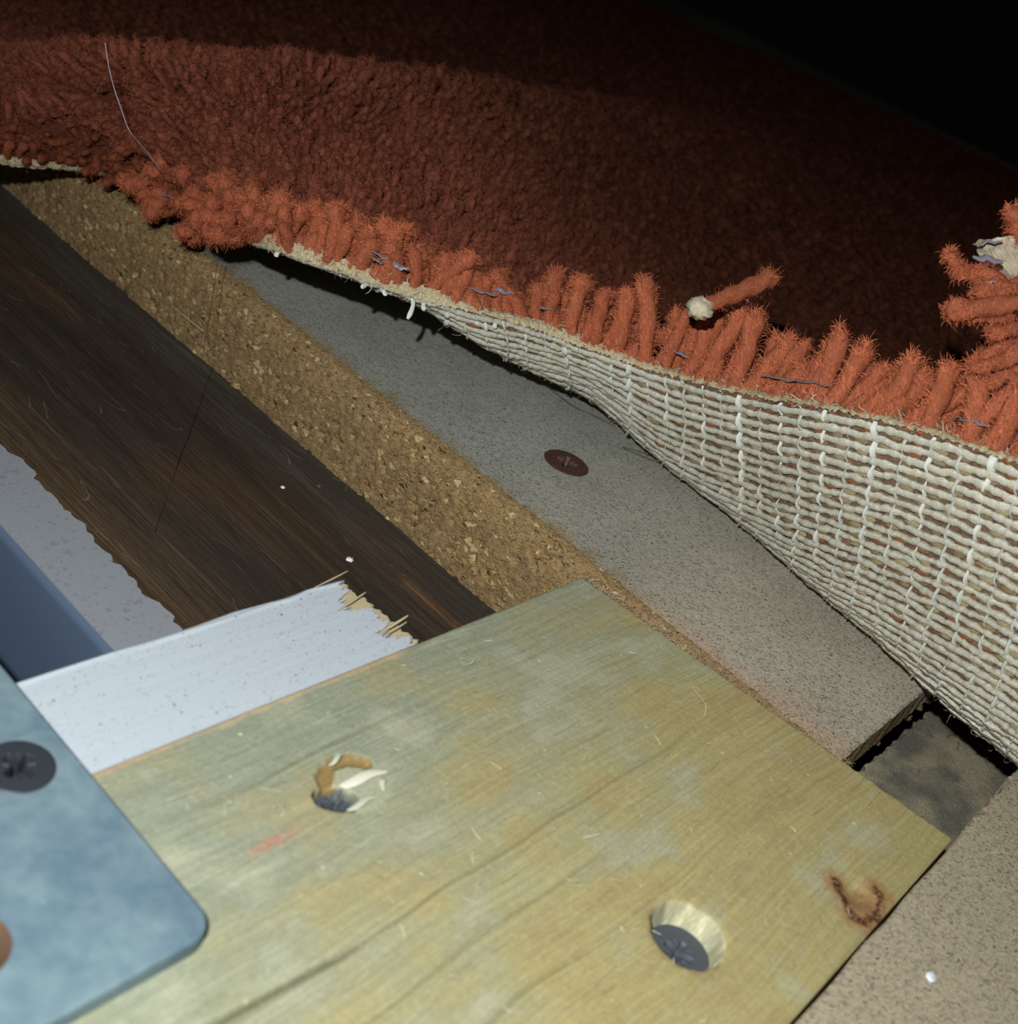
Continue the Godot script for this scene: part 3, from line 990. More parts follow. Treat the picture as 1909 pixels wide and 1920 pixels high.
# ------------------------------------------------------------------ steel plate
func plate() -> void:
	var t := thing("steel_plate", "blue grey steel plate with a rounded corner, lying over the white strip", "metal plate")
	var hole := Vector2(-0.1266, 0.0159)
	var hr := 0.0042
	var rim := PackedVector2Array()
	var x1 := -0.1040
	var z1 := 0.0276
	var r := 0.0034
	var corner := PackedVector2Array()
	for i in 13:
		var a := i / 12.0 * PI / 2
		corner.append(Vector2(x1 - r + r * cos(a), z1 - r + r * sin(a)))
	rim.append(Vector2(-0.19, -0.08))
	rim.append(Vector2(x1, -0.08))
	rim.append_array(corner)
	rim.append(Vector2(-0.19, z1))
	var top := 0.0029
	var low := 0.0005
	var g := Mesher.new()
	var b := 0.0005
	# rounded outer edge: rows from the top face round to the underside
	var p := PackedVector3Array()
	var tx := PackedVector2Array()
	var np := rim.size()
	for i in np + 1:
		var q := rim[i % np]
		var e0 := (q - rim[(i + np - 1) % np]).normalized()
		var e1 := (rim[(i + 1) % np] - q).normalized()
		var o := Vector2((e0 + e1).y, -(e0 + e1).x).normalized()
		for k in 8:
			var a := k / 6.0 * PI / 2
			var s := q + o * (b * sin(minf(a, PI / 2)) - b)
			p.append(Vector3(s.x, top - b + b * cos(a) if k < 7 else low, s.y))
			tx.append(s + (Vector2(0, 0.003) if k == 7 else Vector2.ZERO))
	g.grid(p, np + 1, 8, tx, PackedColorArray(), true)
	# top face in two halves round the hole, and its countersunk wall
	var inner := PackedVector2Array()
	for i in np:
		inner.append(Vector2(p[i * 8].x, p[i * 8].z))
	g.faces(Mesher.punched(inner, [Vector3(hole.x, hole.y, hr), Vector3(-0.1107, -0.0030, 0.0042)]), [top, low], 1.0)
	obj("plate_body", g.done(), M.zinc, t)
	g = Mesher.new()
	p = PackedVector3Array()
	tx = PackedVector2Array()
	for i in 49:
		var a := i / 48.0 * TAU
		for k in 3:
			var rr := [hr, hr * 0.62, hr * 0.6][k] as float
			p.append(Vector3(hole.x + cos(a) * rr, [top, low + 0.0009, low][k], hole.y + sin(a) * rr))
			tx.append(Vector2(i, k))
	g.grid(p, 49, 3, tx, PackedColorArray(), false)
	obj("countersink", g.done(), M.countersink, t).set_meta("label", "brown countersunk hole")


# ------------------------------------------------------------------ screws
func screw(r: float, spin: float, rim_col: Color, slot_col: Color, deep: float) -> ArrayMesh:
	var g := Mesher.new()
	var nr := 34
	var na := 97
	var p := PackedVector3Array()
	var tx := PackedVector2Array()
	var cols := PackedColorArray()
	for i in na:
		var a := i / (na - 1.0) * TAU
		for j in nr:
			var s := j / (nr - 1.0)
			var q := Vector2(cos(a), sin(a)) * s
			var k := q.rotated(spin)
			var arm := minf(maxf(absf(k.x) / 0.44, absf(k.y) / 0.1), maxf(absf(k.y) / 0.44, absf(k.x) / 0.1))
			var d := k.rotated(PI / 4)
			var rib := minf(maxf(absf(d.x) / 0.40, absf(d.y) / 0.045), maxf(absf(d.y) / 0.40, absf(d.x) / 0.045))
			var cut := smoothstep(1.12, 0.86, arm)
			var y := 0.03 * (1.0 - s * s) - cut * deep * (1.15 - minf(1.0, k.length() * 1.2)) - smoothstep(1.2, 0.9, rib) * 0.05
			if s > 0.93:
				y -= pow((s - 0.93) / 0.07, 2.0) * 0.08
			p.append(Vector3(q.x * r, y * r, q.y * r))
			tx.append(q * r)
			cols.append(rim_col.lerp(slot_col, maxf(cut, smoothstep(1.2, 0.9, rib) * 0.6)))
	g.grid(p, na, nr, tx, cols, false)
	# the countersunk cone and shank below
	p = PackedVector3Array()
	tx = PackedVector2Array()
	cols = PackedColorArray()
	for i in 33:
		var a := i / 32.0 * TAU
		for k in 4:
			var rr := [1.0, 0.45, 0.42, 0.05][k] as float
			p.append(Vector3(cos(a) * rr * r, [-0.08, -0.6, -3.0, -3.6][k] * r, sin(a) * rr * r))
			tx.append(Vector2(i * 0.001, k * 0.001))
			cols.append(rim_col)
	g.grid(p, 33, 4, tx, cols, false)
	return g.done()


func screws() -> void:
	var grey := c8(88, 92, 100).srgb_to_linear()
	var o := obj("countersunk_screw", screw(0.0053, 0.5, Color(0.9, 0.85, 0.85), Color(3.0, 4.0, 3.8), 0.5), M.rust)  # pale slot tint paints the bright glints of the cross recess
	o.position = Vector3(0.0319, 0.00015, -0.0302)
	tag(o, "rusty brown countersunk cross-head screw in the grey particleboard face", "screw", "countersunk cross-head screws")
	o = obj("countersunk_screw", screw(0.0043, 0.35, grey * 0.5, grey * 0.5, 0.9), M.screw_metal)
	o.position = Vector3(-0.1107, 0.0030, -0.0030)
	tag(o, "dark grey cross-head screw set in the blue grey steel plate", "screw", "countersunk cross-head screws")
	o = obj("countersunk_screw", screw(0.0046, 0.9, grey * 0.8, grey * 0.6, 0.2), M.dark_metal_v)
	o.position = Vector3(-0.0772, -0.0013, 0.0186)
	tag(o, "slate grey screw head half hidden by splinters in the pine packer hole nearer the plate", "screw", "countersunk cross-head screws")
	o = obj("countersunk_screw", screw(0.0047, 0.2, grey * 0.85, grey * 0.75, 0.15), M.dark_metal_v)
	o.position = Vector3(-0.0511, -0.0030, 0.0606)
	tag(o, "slate grey screw head sunk in the clean pine packer hole near the dark knot", "screw", "countersunk cross-head screws")


# ------------------------------------------------------------------ carpet
# The carpet sheet is lofted through four measured curves: its cut edge, the bend above the floor, where it
# comes to lie on the floor, and the crest of the ripple behind. t counts along the edge, v metres in from it.
func along(curve: Array[Vector3], t: float) -> Vector3:
	var last := curve.size() - 1
	t = clampf(t, 0.0, last - 0.0001)
	var i := int(t)
	var a := curve[maxi(i - 1, 0)]
	var b := curve[i]
	var c := curve[i + 1]
	var d := curve[mini(i + 2, last)]
	return b.cubic_interpolate(c, a, d, t - i)


func row_v(j: int) -> float:
	return j * 0.001 if j < NEAR_ROWS else NEAR_ROWS * 0.001 + (j - NEAR_ROWS) * 0.005


func lay_out_carpet() -> void:
	grid_points.resize(COLS * ROWS)
	var last := EDGE_CURVE.size() - 1
	for i in COLS:
		var t := last * i / (COLS - 1.0)
		var e := along(EDGE_CURVE, t)
		var s := along(BEND_CURVE, t)
		var k := along(CONTACT_CURVE, t)
		var h := along(CREST_CURVE, t)
		var dir := h - k
		dir.y = 0.0
		var reach := dir.length()
		dir = dir.normalized()
		var mid := k.lerp(h, 0.5)
		mid.y = lerpf(k.y, h.y, 0.35)
		var pts: Array[Vector3] = [e, s, k, mid, h, h + dir * lerpf(0.034, 0.05, smoothstep(2.0, 7.0, t)) + Vector3(0, 0.0035 - h.y, 0), h + dir * 0.14 + Vector3(0, 0.003 - h.y, 0), h + dir * 1.0 + Vector3(0, 0.003 - h.y, 0)]
		var line := PackedVector3Array([e])
		var length := PackedFloat32Array([0.0])
		for q in pts.size() - 1:
			var b := pts[q]
			var c := pts[q + 1]
			var l1 := b.distance_to(c)
			var m0 := (c - b) / l1
			var m1 := m0
			if q > 0:
				var l0 := pts[q - 1].distance_to(b)
				m0 = ((b - pts[q - 1]) / l0 * l1 + (c - b) / l1 * l0) / (l0 + l1)
			else:
				var l2 := c.distance_to(pts[2])
				m1 = ((c - b) / l1 * l2 + (pts[2] - c) / l2 * l1) / (l1 + l2)
				m0 = (m0 * 1.5 - m1 * 0.5)
			if q < pts.size() - 2:
				var l2 := c.distance_to(pts[q + 2])
				m1 = ((c - b) / l1 * l2 + (pts[q + 2] - c) / l2 * l1) / (l1 + l2)
			for n in range(1, 25):
				var u := n / 24.0
				var u2 := u * u
				var u3 := u2 * u
				var p := b * (2 * u3 - 3 * u2 + 1) + m0 * l1 * (u3 - 2 * u2 + u) + c * (3 * u2 - 2 * u3) + m1 * l1 * (u3 - u2)
				p.y = maxf(p.y, 0.0027)
				length.append(length[-1] + p.distance_to(line[-1]))
				line.append(p)
		var at := 0
		for j in ROWS:
			var v := row_v(j)
			while at < line.size() - 2 and length[at + 1] < v:
				at += 1
			var f := clampf((v - length[at]) / maxf(1e-6, length[at + 1] - length[at]), 0.0, 1.0)
			grid_points[i * ROWS + j] = line[at].lerp(line[at + 1], f)


func cp(t: float, v: float) -> Vector3:
	var x := clampf(t / (EDGE_CURVE.size() - 1) * (COLS - 1), 0.0, COLS - 1.001)
	var y := clampf(v / 0.001 if v < NEAR_ROWS * 0.001 else NEAR_ROWS + (v - NEAR_ROWS * 0.001) / 0.005, 0.0, ROWS - 1.001)
	var i := int(x)
	var j := int(y)
	var k := i * ROWS + j
	return grid_points[k].lerp(grid_points[k + ROWS], x - i).lerp(grid_points[k + 1].lerp(grid_points[k + ROWS + 1], x - i), y - j)


func c_in(t: float, v: float) -> Vector3:
	var a := maxf(0.0, v - 0.002)
	return (cp(t, a + 0.004) - cp(t, a)).normalized()


func c_up(t: float, v: float) -> Vector3:
	return (cp(t + 0.05, v) - cp(t - 0.05, v)).cross(c_in(t, v)).normalized()


func in_sight(p: Vector3, margin: float) -> bool:
	var q := p - EYE
	var d := q.dot(SIGHT)
	return d > 0.02 and absf(q.dot(EYE_RIGHT)) < d * margin and absf(q.dot(EYE_UP)) < d * margin


# one pile yarn: two plies twisted, standing on the origin along y, with its fuzz
func tuft_mesh(l: float, r: float, bend: float, fuzz: int, sides: int, steps: int) -> ArrayMesh:
	var g := Mesher.new()
	var path := PackedVector3Array()
	var radii := PackedFloat32Array()
	var lean := Vector3(rng.randfn(0, 1), 0, rng.randfn(0, 1)).normalized() * bend
	var wob := lean.cross(Vector3.UP).normalized() * rng.randf_range(0.0, 0.045)
	var ph := rng.randf() * TAU
	for i in steps:
		var u := 1.0 - pow(1.0 - i / (steps - 1.0), 1.6)
		path.append(Vector3(0, l * u, 0) + lean * (u * u) * l + wob * (sin(u * 5.0 + ph) - sin(ph)) * l)
		radii.append(r * (0.78 + 0.32 * u) * (1.0 if u < 0.86 else sqrt(maxf(0.0001, 1.0 - pow((u - 0.86) / 0.14, 2.0)))))
	var twist := 520.0 + rng.randfn(0, 90)
	g.tube(path, radii, sides, Color(1, 1, 1), 1.0, Vector3.BACK, 0.34, twist, 260.0)
	for k in fuzz:
		var u := rng.randf() if k % 4 else rng.randf_range(0.8, 1.0)
		var a := rng.randf() * TAU
		var rr := r * (0.78 + 0.32 * u) * (0.66 + 0.34 * absf(cos(a - l * u * twist)))
		var outward := Vector3(cos(a), 0, sin(a))
		var at := outward * rr + Vector3(0, l * u * 0.985, 0) + lean * (u * u) * l + wob * (sin(u * 5.0 + ph) - sin(ph)) * l
		if u > 0.9:
			at -= outward * rr * rng.randf() * 0.8
		var round := Vector3(-sin(a), 0, cos(a))
		var wild := rng.randf() < 0.12
		var dir := (round * rng.randf_range(0.55, 1.0) + Vector3.UP * rng.randf_range(0.6, 1.1) + outward * (rng.randf_range(0.2, 0.7) if wild else rng.randf_range(-0.15, 0.2))).normalized()
		var col := Color(1.0, 1.0, 1.0).lerp(Color(1.7, 1.75, 1.7), rng.randf()) * rng.randf_range(0.9, 1.1)
		g.fibre(curl(at, dir, rng.randf_range(0.0010, 0.0030 if wild else 0.0022), 5, 2.2 if wild else 1.1), 0.00005 if wild else 0.00008, col, outward)
	return g.done()


func any_way() -> Vector3:
	return Vector3(rng.randfn(0, 1), rng.randfn(0, 1), rng.randfn(0, 1))


func above(path: PackedVector3Array) -> PackedVector3Array:
	for i in path.size():
		path[i].y = maxf(path[i].y, 0.0004)
	return path


func stand(up: Vector3, spin: float, size: Vector3) -> Basis:
	var x := up.cross(Vector3(0.3, 0.2, 0.93)).normalized()
	var b := Basis(x, up, x.cross(up).normalized())
	return b * Basis(Vector3.UP, spin) * Basis.from_scale(size)


func carpet() -> void:
	lay_out_carpet()
	var t := thing("carpet", "rust orange wool carpet with lifted cut edge showing its cream woven backing", "carpet")
	var last := EDGE_CURVE.size() - 1.0
	# the sheet itself: backing face and pile face
	var p := PackedVector3Array()
	var back := PackedVector3Array()
	var tx := PackedVector2Array()
	for i in COLS:
		for j in ROWS:
			var tt := last * i / (COLS - 1.0)
			var v := row_v(j)
			var up := c_up(tt, v)
			var q := grid_points[i * ROWS + j]
			back.append(q - up * 0.0002)
			p.append(q + up * 0.0019)
			tx.append(Vector2(tt * 0.016, v))
	var g := Mesher.new()
	g.grid(p, COLS, ROWS, tx, PackedColorArray(), false)
	obj("pile_base", g.done(), M.pile_ground, t)
	g = Mesher.new()
	g.grid(back, COLS, ROWS, tx, PackedColorArray(), true)
	obj("backing_sheet", g.done(), M.sheet, t)
	# the cut edge: crumbly latex and jute
	p = PackedVector3Array()
	tx = PackedVector2Array()
	var nt := 760
	for i in nt:
		var tt := last * i / (nt - 1.0)
		var up := c_up(tt, 0.0)
		var inward := c_in(tt, 0.0)
		for k in 8:
			var a := k / 7.0
			var off := 0.0005 * sin(a * PI) + 0.0005 * n1(tt * 14.0, a * 2.5, 3.0) + 0.0005 * n1(tt * 40.0, a * 5.0, 5.0)
			p.append(cp(tt, 0.0009) - inward * (0.0009 + off) + up * (lerpf(-0.0010, 0.0019, a) + 0.0004 * n1(tt * 30.0, a * 4.0, 9.0)))
			tx.append(Vector2(tt * 3.0, a))
	g = Mesher.new()
	g.grid(p, nt, 8, tx, PackedColorArray(), true)
	obj("cut_edge", g.done(), M.latex, t).set_meta("label", "crumbly cream cut edge")

	# weft: jute yarns lying along the edge
	var rows := 40
	var stations := 420
	for k in rows:
		var v0 := 0.0016 + k * 0.00205
		for half in 1:
			var path := PackedVector3Array()
			var radii := PackedFloat32Array()
			for i in stations:
				var tt := lerpf(4.2, last, i / (stations - 1.0))
				var v := v0 + 0.0004 * n1(tt * 1.6, k * 5.0) + 0.00022 * n1(tt * 9.0, k * 5.0)
				var up := c_up(tt, v)
				var wave := sin(tt * 7.2 + PI * k) * 0.0002
				path.append(cp(tt, v) - up * (0.0007 + wave))
				radii.append(0.00090 * (1.0 + 0.40 * n1(tt * 9.0, k * 3.0, 2.0)))
			g = Mesher.new()
			g.tube(path, radii, 7, Color(1, 1, 1) * (1.0 + 0.14 * n1(k * 3.7, 1.0)), 0.72, Vector3.UP, 0.0, 0.0, 180.0)
			obj("weft_yarn", g.done(), M.jute, t)
	# warp: flat white threads crossing the weft
	var tt0 := 6.6
	var count := 0
	while tt0 < last - 0.05:
		var step := cp(tt0 + 0.1, 0.02).distance_to(cp(tt0, 0.02)) / 0.1
		var proud := 0.00025 if count % 3 == 0 else 0.0
		var path := PackedVector3Array()
		var radii := PackedFloat32Array()
		for i in 150:
			var v := 0.0004 + 0.081 * i / 149.0
			var tt := tt0 + (0.0007 * n1(v * 50.0, tt0 * 9.0)) / step
			var phase := (v - 0.0016) / 0.00205 * PI + PI * (count % 2)
			path.append(cp(tt, v) - c_up(tt, v) * (0.00085 + 0.00055 * cos(phase) + proud * smoothstep(0.045, 0.01, v) + 0.0002 * n1(v * 160.0, tt0 * 3.0)))
			var worn := clampf(0.75 + 1.6 * n1(v * 130.0, tt0 * 11.0, 4.0), 0.12, 1.0) if proud == 0.0 else 1.1
			radii.append(0.00054 * (1.0 + 0.6 * n1(v * 420.0, tt0 * 7.0)) * worn)
		g = Mesher.new()
		g.tube(path, radii, 6, Color(1, 1, 1), 0.45)
		obj("warp_thread", g.done(), M.warp, t)
		count += 1
		tt0 += 0.0056 / step

	# backs of the pile loops, showing between the weft yarns
	g = Mesher.new()
	for k in rows - 1:
		var tt := 6.2 + rng.randf() * 0.1
		while tt < last - 0.05:
			var v := 0.0016 + (k + 0.5) * 0.00205
			var step := cp(tt + 0.1, v).distance_to(cp(tt - 0.1, v)) / 0.2
			if rng.randf() < 0.86:
				var up := c_up(tt, v)
				var side := (cp(tt + 0.05, v) - cp(tt - 0.05, v)).normalized()
				var o := cp(tt, v) - up * rng.randf_range(0.0001, 0.0007)
				var la := rng.randf_range(0.0011, 0.0018)
				var first := g.v.size()
				var lp := PackedVector3Array()
				var lt := PackedVector2Array()
				for i in 9:
					for j in 6:
						var a := i / 8.0 * TAU
						var d := j / 5.0 * PI
						lp.append(o + side * (cos(d) * la) + up.cross(side) * (sin(d) * cos(a) * 0.0007) + up * (sin(d) * sin(a) * 0.0006))
						lt.append(Vector2(j * 0.1, i * 0.12))
				g.grid(lp, 9, 6, lt, PackedColorArray(), false)
				var col := c8(158, 132, 104).lerp(c8(204, 192, 162), rng.randf()).srgb_to_linear()
				if rng.randf() < 0.2:
					col = c8(168, 116, 86).srgb_to_linear()
				for i in range(first, g.c.size()):
					g.c[i] = col
			tt += rng.randf_range(0.0042, 0.0056) / step
	stuff(obj("pile_loops", g.done(), M.loop, t))

	# pile yarns along the cut edge, each its own part
	var kinds: Array[ArrayMesh] = []
	for k in 10:
		kinds.append(tuft_mesh(rng.randf_range(0.0095, 0.0125), rng.randf_range(0.0017, 0.0021), rng.randf_range(0.05, 0.55), 620, 12, 13))
	var pile_kinds: Array[ArrayMesh] = []
	for k in 5:
		pile_kinds.append(tuft_mesh(rng.randf_range(0.0062, 0.0074), rng.randf_range(0.0009, 0.0012), rng.randf_range(0.1, 0.4), 110, 7, 8))
	var tufts := 0
	for row in 3:
		var tt := 0.3 + row * 0.06
		while tt < last - 0.1:
			var v := 0.0012 + row * 0.0033 + rng.randfn(0, 0.0004)
			var step := cp(tt + 0.05, v).distance_to(cp(tt - 0.05, v)) / 0.1
			var up := c_up(tt, v)
			var inward := c_in(tt, v)
			var side := up.cross(inward)
			var flap := smoothstep(8.0, 11.0, tt)
			var droop := lerpf(0.55 - 0.2 * row, 0.5 - 0.25 * row, smoothstep(4.0, 6.0, tt))
			droop = lerpf(droop, 0.95 - 0.3 * row, flap)
			if tt > 3.3 and tt < 4.7 and row == 0:
				droop = 1.3
			var dir := (up - inward * (droop + rng.randfn(0, 0.2)) + side * rng.randfn(0.0, 0.36) - side * 0.25 * flap).normalized()
			var at := cp(tt, v) + up * (0.0004 if row == 0 else 0.0012)
			dir.y = maxf(dir.y, (0.006 - at.y) / 0.012)   # the lowest ones rest on the board
			dir = dir.normalized()
			if in_sight(at, 0.56) and tufts < 296:
				var dull := tt + rng.randfn(0, 0.5) < 3.2 or row == 2 and rng.randf() < 0.6
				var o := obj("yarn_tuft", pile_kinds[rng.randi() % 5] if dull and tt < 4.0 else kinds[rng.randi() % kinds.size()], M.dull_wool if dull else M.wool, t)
				var l := rng.randf_range(0.72, 1.12) * lerpf(0.9, 1.36, flap)
				o.transform = Transform3D(stand(dir, rng.randf() * TAU, Vector3(rng.randf_range(0.8, 1.2), l, rng.randf_range(0.8, 1.2))), at)
				tufts += 1
			tt += (0.0023 if tt < 3.0 else 0.0027) * rng.randf_range(0.85, 1.15) / step

	# the rest of the pile
	var lots: Array = [[], [], [], [], []]
	var falloff_tints: Array = [[], [], [], [], []]   # flash falloff put into the colour: paler near the edge, darker farther back
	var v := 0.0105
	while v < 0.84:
		var clean := lerpf(1.8, 0.85, smoothstep(0.03, 0.16, v))  # factor paints the flash falloff into the wool, brightest by the edge
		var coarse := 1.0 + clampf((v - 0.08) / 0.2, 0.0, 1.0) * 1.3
		var tt := rng.randf() * 0.2
		while tt < last:
			var vv := v + rng.randfn(0, 0.0006)
			var a := cp(tt - 0.05, vv)
			var b := cp(tt + 0.05, vv)
			var step := maxf(a.distance_to(b) / 0.1, 0.004)
			var at := (a + b) * 0.5
			if in_sight(at, 0.62):
				var up := c_up(tt, vv)
				var lean := Vector3(n1(at.x * 30.0, at.z * 30.0, 1.0), 0.0, n1(at.x * 30.0, at.z * 30.0, 9.0)) * 0.5
				var dir := (up + lean + Vector3(rng.randfn(0, 0.22), 0, rng.randfn(0, 0.22))).normalized()
				var lot := rng.randi() % 5
				falloff_tints[lot].append(Color(clean, clean * lerpf(1.0, 0.92, (clean - 0.85) / 1.0), clean * lerpf(1.0, 0.9, (clean - 0.85) / 1.0)) * rng.randf_range(0.75, 1.2))
				lots[lot].append(Transform3D(stand(dir, rng.randf() * TAU, Vector3(coarse, rng.randf_range(0.85, 1.15), coarse)), at + up * 0.0012))
			tt += 0.0019 * coarse * rng.randf_range(0.8, 1.2) / step
		v += 0.00195 * coarse
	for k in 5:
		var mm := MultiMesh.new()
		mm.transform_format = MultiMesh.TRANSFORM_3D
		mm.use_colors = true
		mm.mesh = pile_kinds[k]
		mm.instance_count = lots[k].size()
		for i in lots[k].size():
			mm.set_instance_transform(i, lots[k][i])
			mm.set_instance_color(i, falloff_tints[k][i])
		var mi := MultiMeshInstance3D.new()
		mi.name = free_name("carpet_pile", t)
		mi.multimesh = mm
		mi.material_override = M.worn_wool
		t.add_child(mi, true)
		stuff(mi)
	edge_details(t)


func edge_details(t: Node3D) -> void:
	var last := EDGE_CURVE.size() - 1.0
	# fray: crumbs of latex and loose jute fibres
	var g := Mesher.new()
	for k in 900:
		var tt := rng.randf_range(4.6, last)
		var at := cp(tt, 0.0004) - c_in(tt, 0.0) * rng.randf_range(0.0, 0.0012) + c_up(tt, 0.0) * rng.randf_range(-0.001, 0.0022)
		var dir := (-c_in(tt, 0.0) * 0.6 + Vector3(rng.randfn(0, 0.6), rng.randfn(-0.2, 0.5), rng.randfn(0, 0.6))).normalized()
		g.fibre(above(curl(at, dir, rng.randf_range(0.0006, 0.0028), 4, 1.2)), 0.00012, c8(190, 174, 134).lerp(c8(232, 224, 198), rng.randf()).srgb_to_linear(), any_way())
	for k in 900:
		var tt := rng.randf_range(7.5, last)
		var v := rng.randf_range(0.006, 0.075)
		var at := cp(tt, v) - c_up(tt, v) * 0.0014
		var dir := (-c_up(tt, v) * 0.35 + Vector3(rng.randfn(0, 0.6), rng.randfn(0, 0.4), rng.randfn(0, 0.6))).normalized()
		g.fibre(above(curl(at, dir, rng.randf_range(0.0008, 0.0032), 6, 2.4)), 0.00006, c8(180, 164, 126).lerp(c8(226, 216, 188), rng.randf()).srgb_to_linear(), any_way())
	stuff(obj("frayed_fibres", g.done(), M.fleck, t))
	# stubs of cut white warp hanging below the edge
	for q in [[5.05, 0.0016], [6.3, 0.002], [6.62, 0.002], [7.15, 0.0052], [7.35, 0.0024], [7.62, 0.0046], [7.75, 0.003], [7.95, 0.004], [8.1, 0.0024], [8.4, 0.002]]:
		var tt: float = q[0]
		var path := PackedVector3Array()
		var at := cp(tt, 0.001) - c_up(tt, 0.0) * 0.0006
		var dir := (-c_in(tt, 0.0) * 0.5 - Vector3.UP * 0.8 + Vector3(rng.randfn(0, 0.3), 0, rng.randfn(0, 0.3))).normalized()
		g = Mesher.new()
		path = curl(at, dir, q[1], 5, 0.7)
		g.tube(path, PackedFloat32Array([0.0005, 0.0005, 0.00045, 0.0005, 0.00055, 0.0003]), 6, Color(1, 1, 1), 0.5)
		obj("warp_end", g.done(), M.warp, t)
	# shiny strands of old glue in the pile just above the edge
	for q in [[3.1, 3.45, 0.004, 0.006], [3.15, 3.5, 0.003, 0.0055], [4.75, 4.95, 0.0, 0.004], [6.0, 6.75, -0.001, 0.0048], [6.15, 6.4, -0.0014, 0.0036], [6.55, 6.9, -0.0012, 0.0042], [8.0, 8.5, -0.001, 0.003], [8.45, 8.75, -0.0012, 0.0046], [9.1, 9.3, -0.001, 0.0032], [12.1, 12.6, -0.0012, 0.0022], [12.5, 12.9, -0.0014, 0.0018], [14.3, 14.6, -0.0012, 0.002], [11.0, 11.2, -0.0012, 0.003]]:
		var path := PackedVector3Array()
		var radii := PackedFloat32Array()
		for i in 9:
			var u := i / 8.0
			var tt := lerpf(q[0], q[1], u)
			path.append(cp(tt, 0.0) - c_in(tt, 0.0) * (0.0022 + 0.0005 * n1(tt * 9.0, 2.0) - q[2]) + c_up(tt, 0.0) * (q[3] + 0.0008 * n1(tt * 8.0, 4.0)))
			radii.append(0.0004 * (0.35 + sin(u * PI)) * (1.0 + 0.9 * n1(tt * 22.0, 1.0)))
		g = Mesher.new()
		g.tube(path, radii, 7, Color(1, 1, 1), 0.5)
		obj("glue_strand", g.done(), M.glue, t)


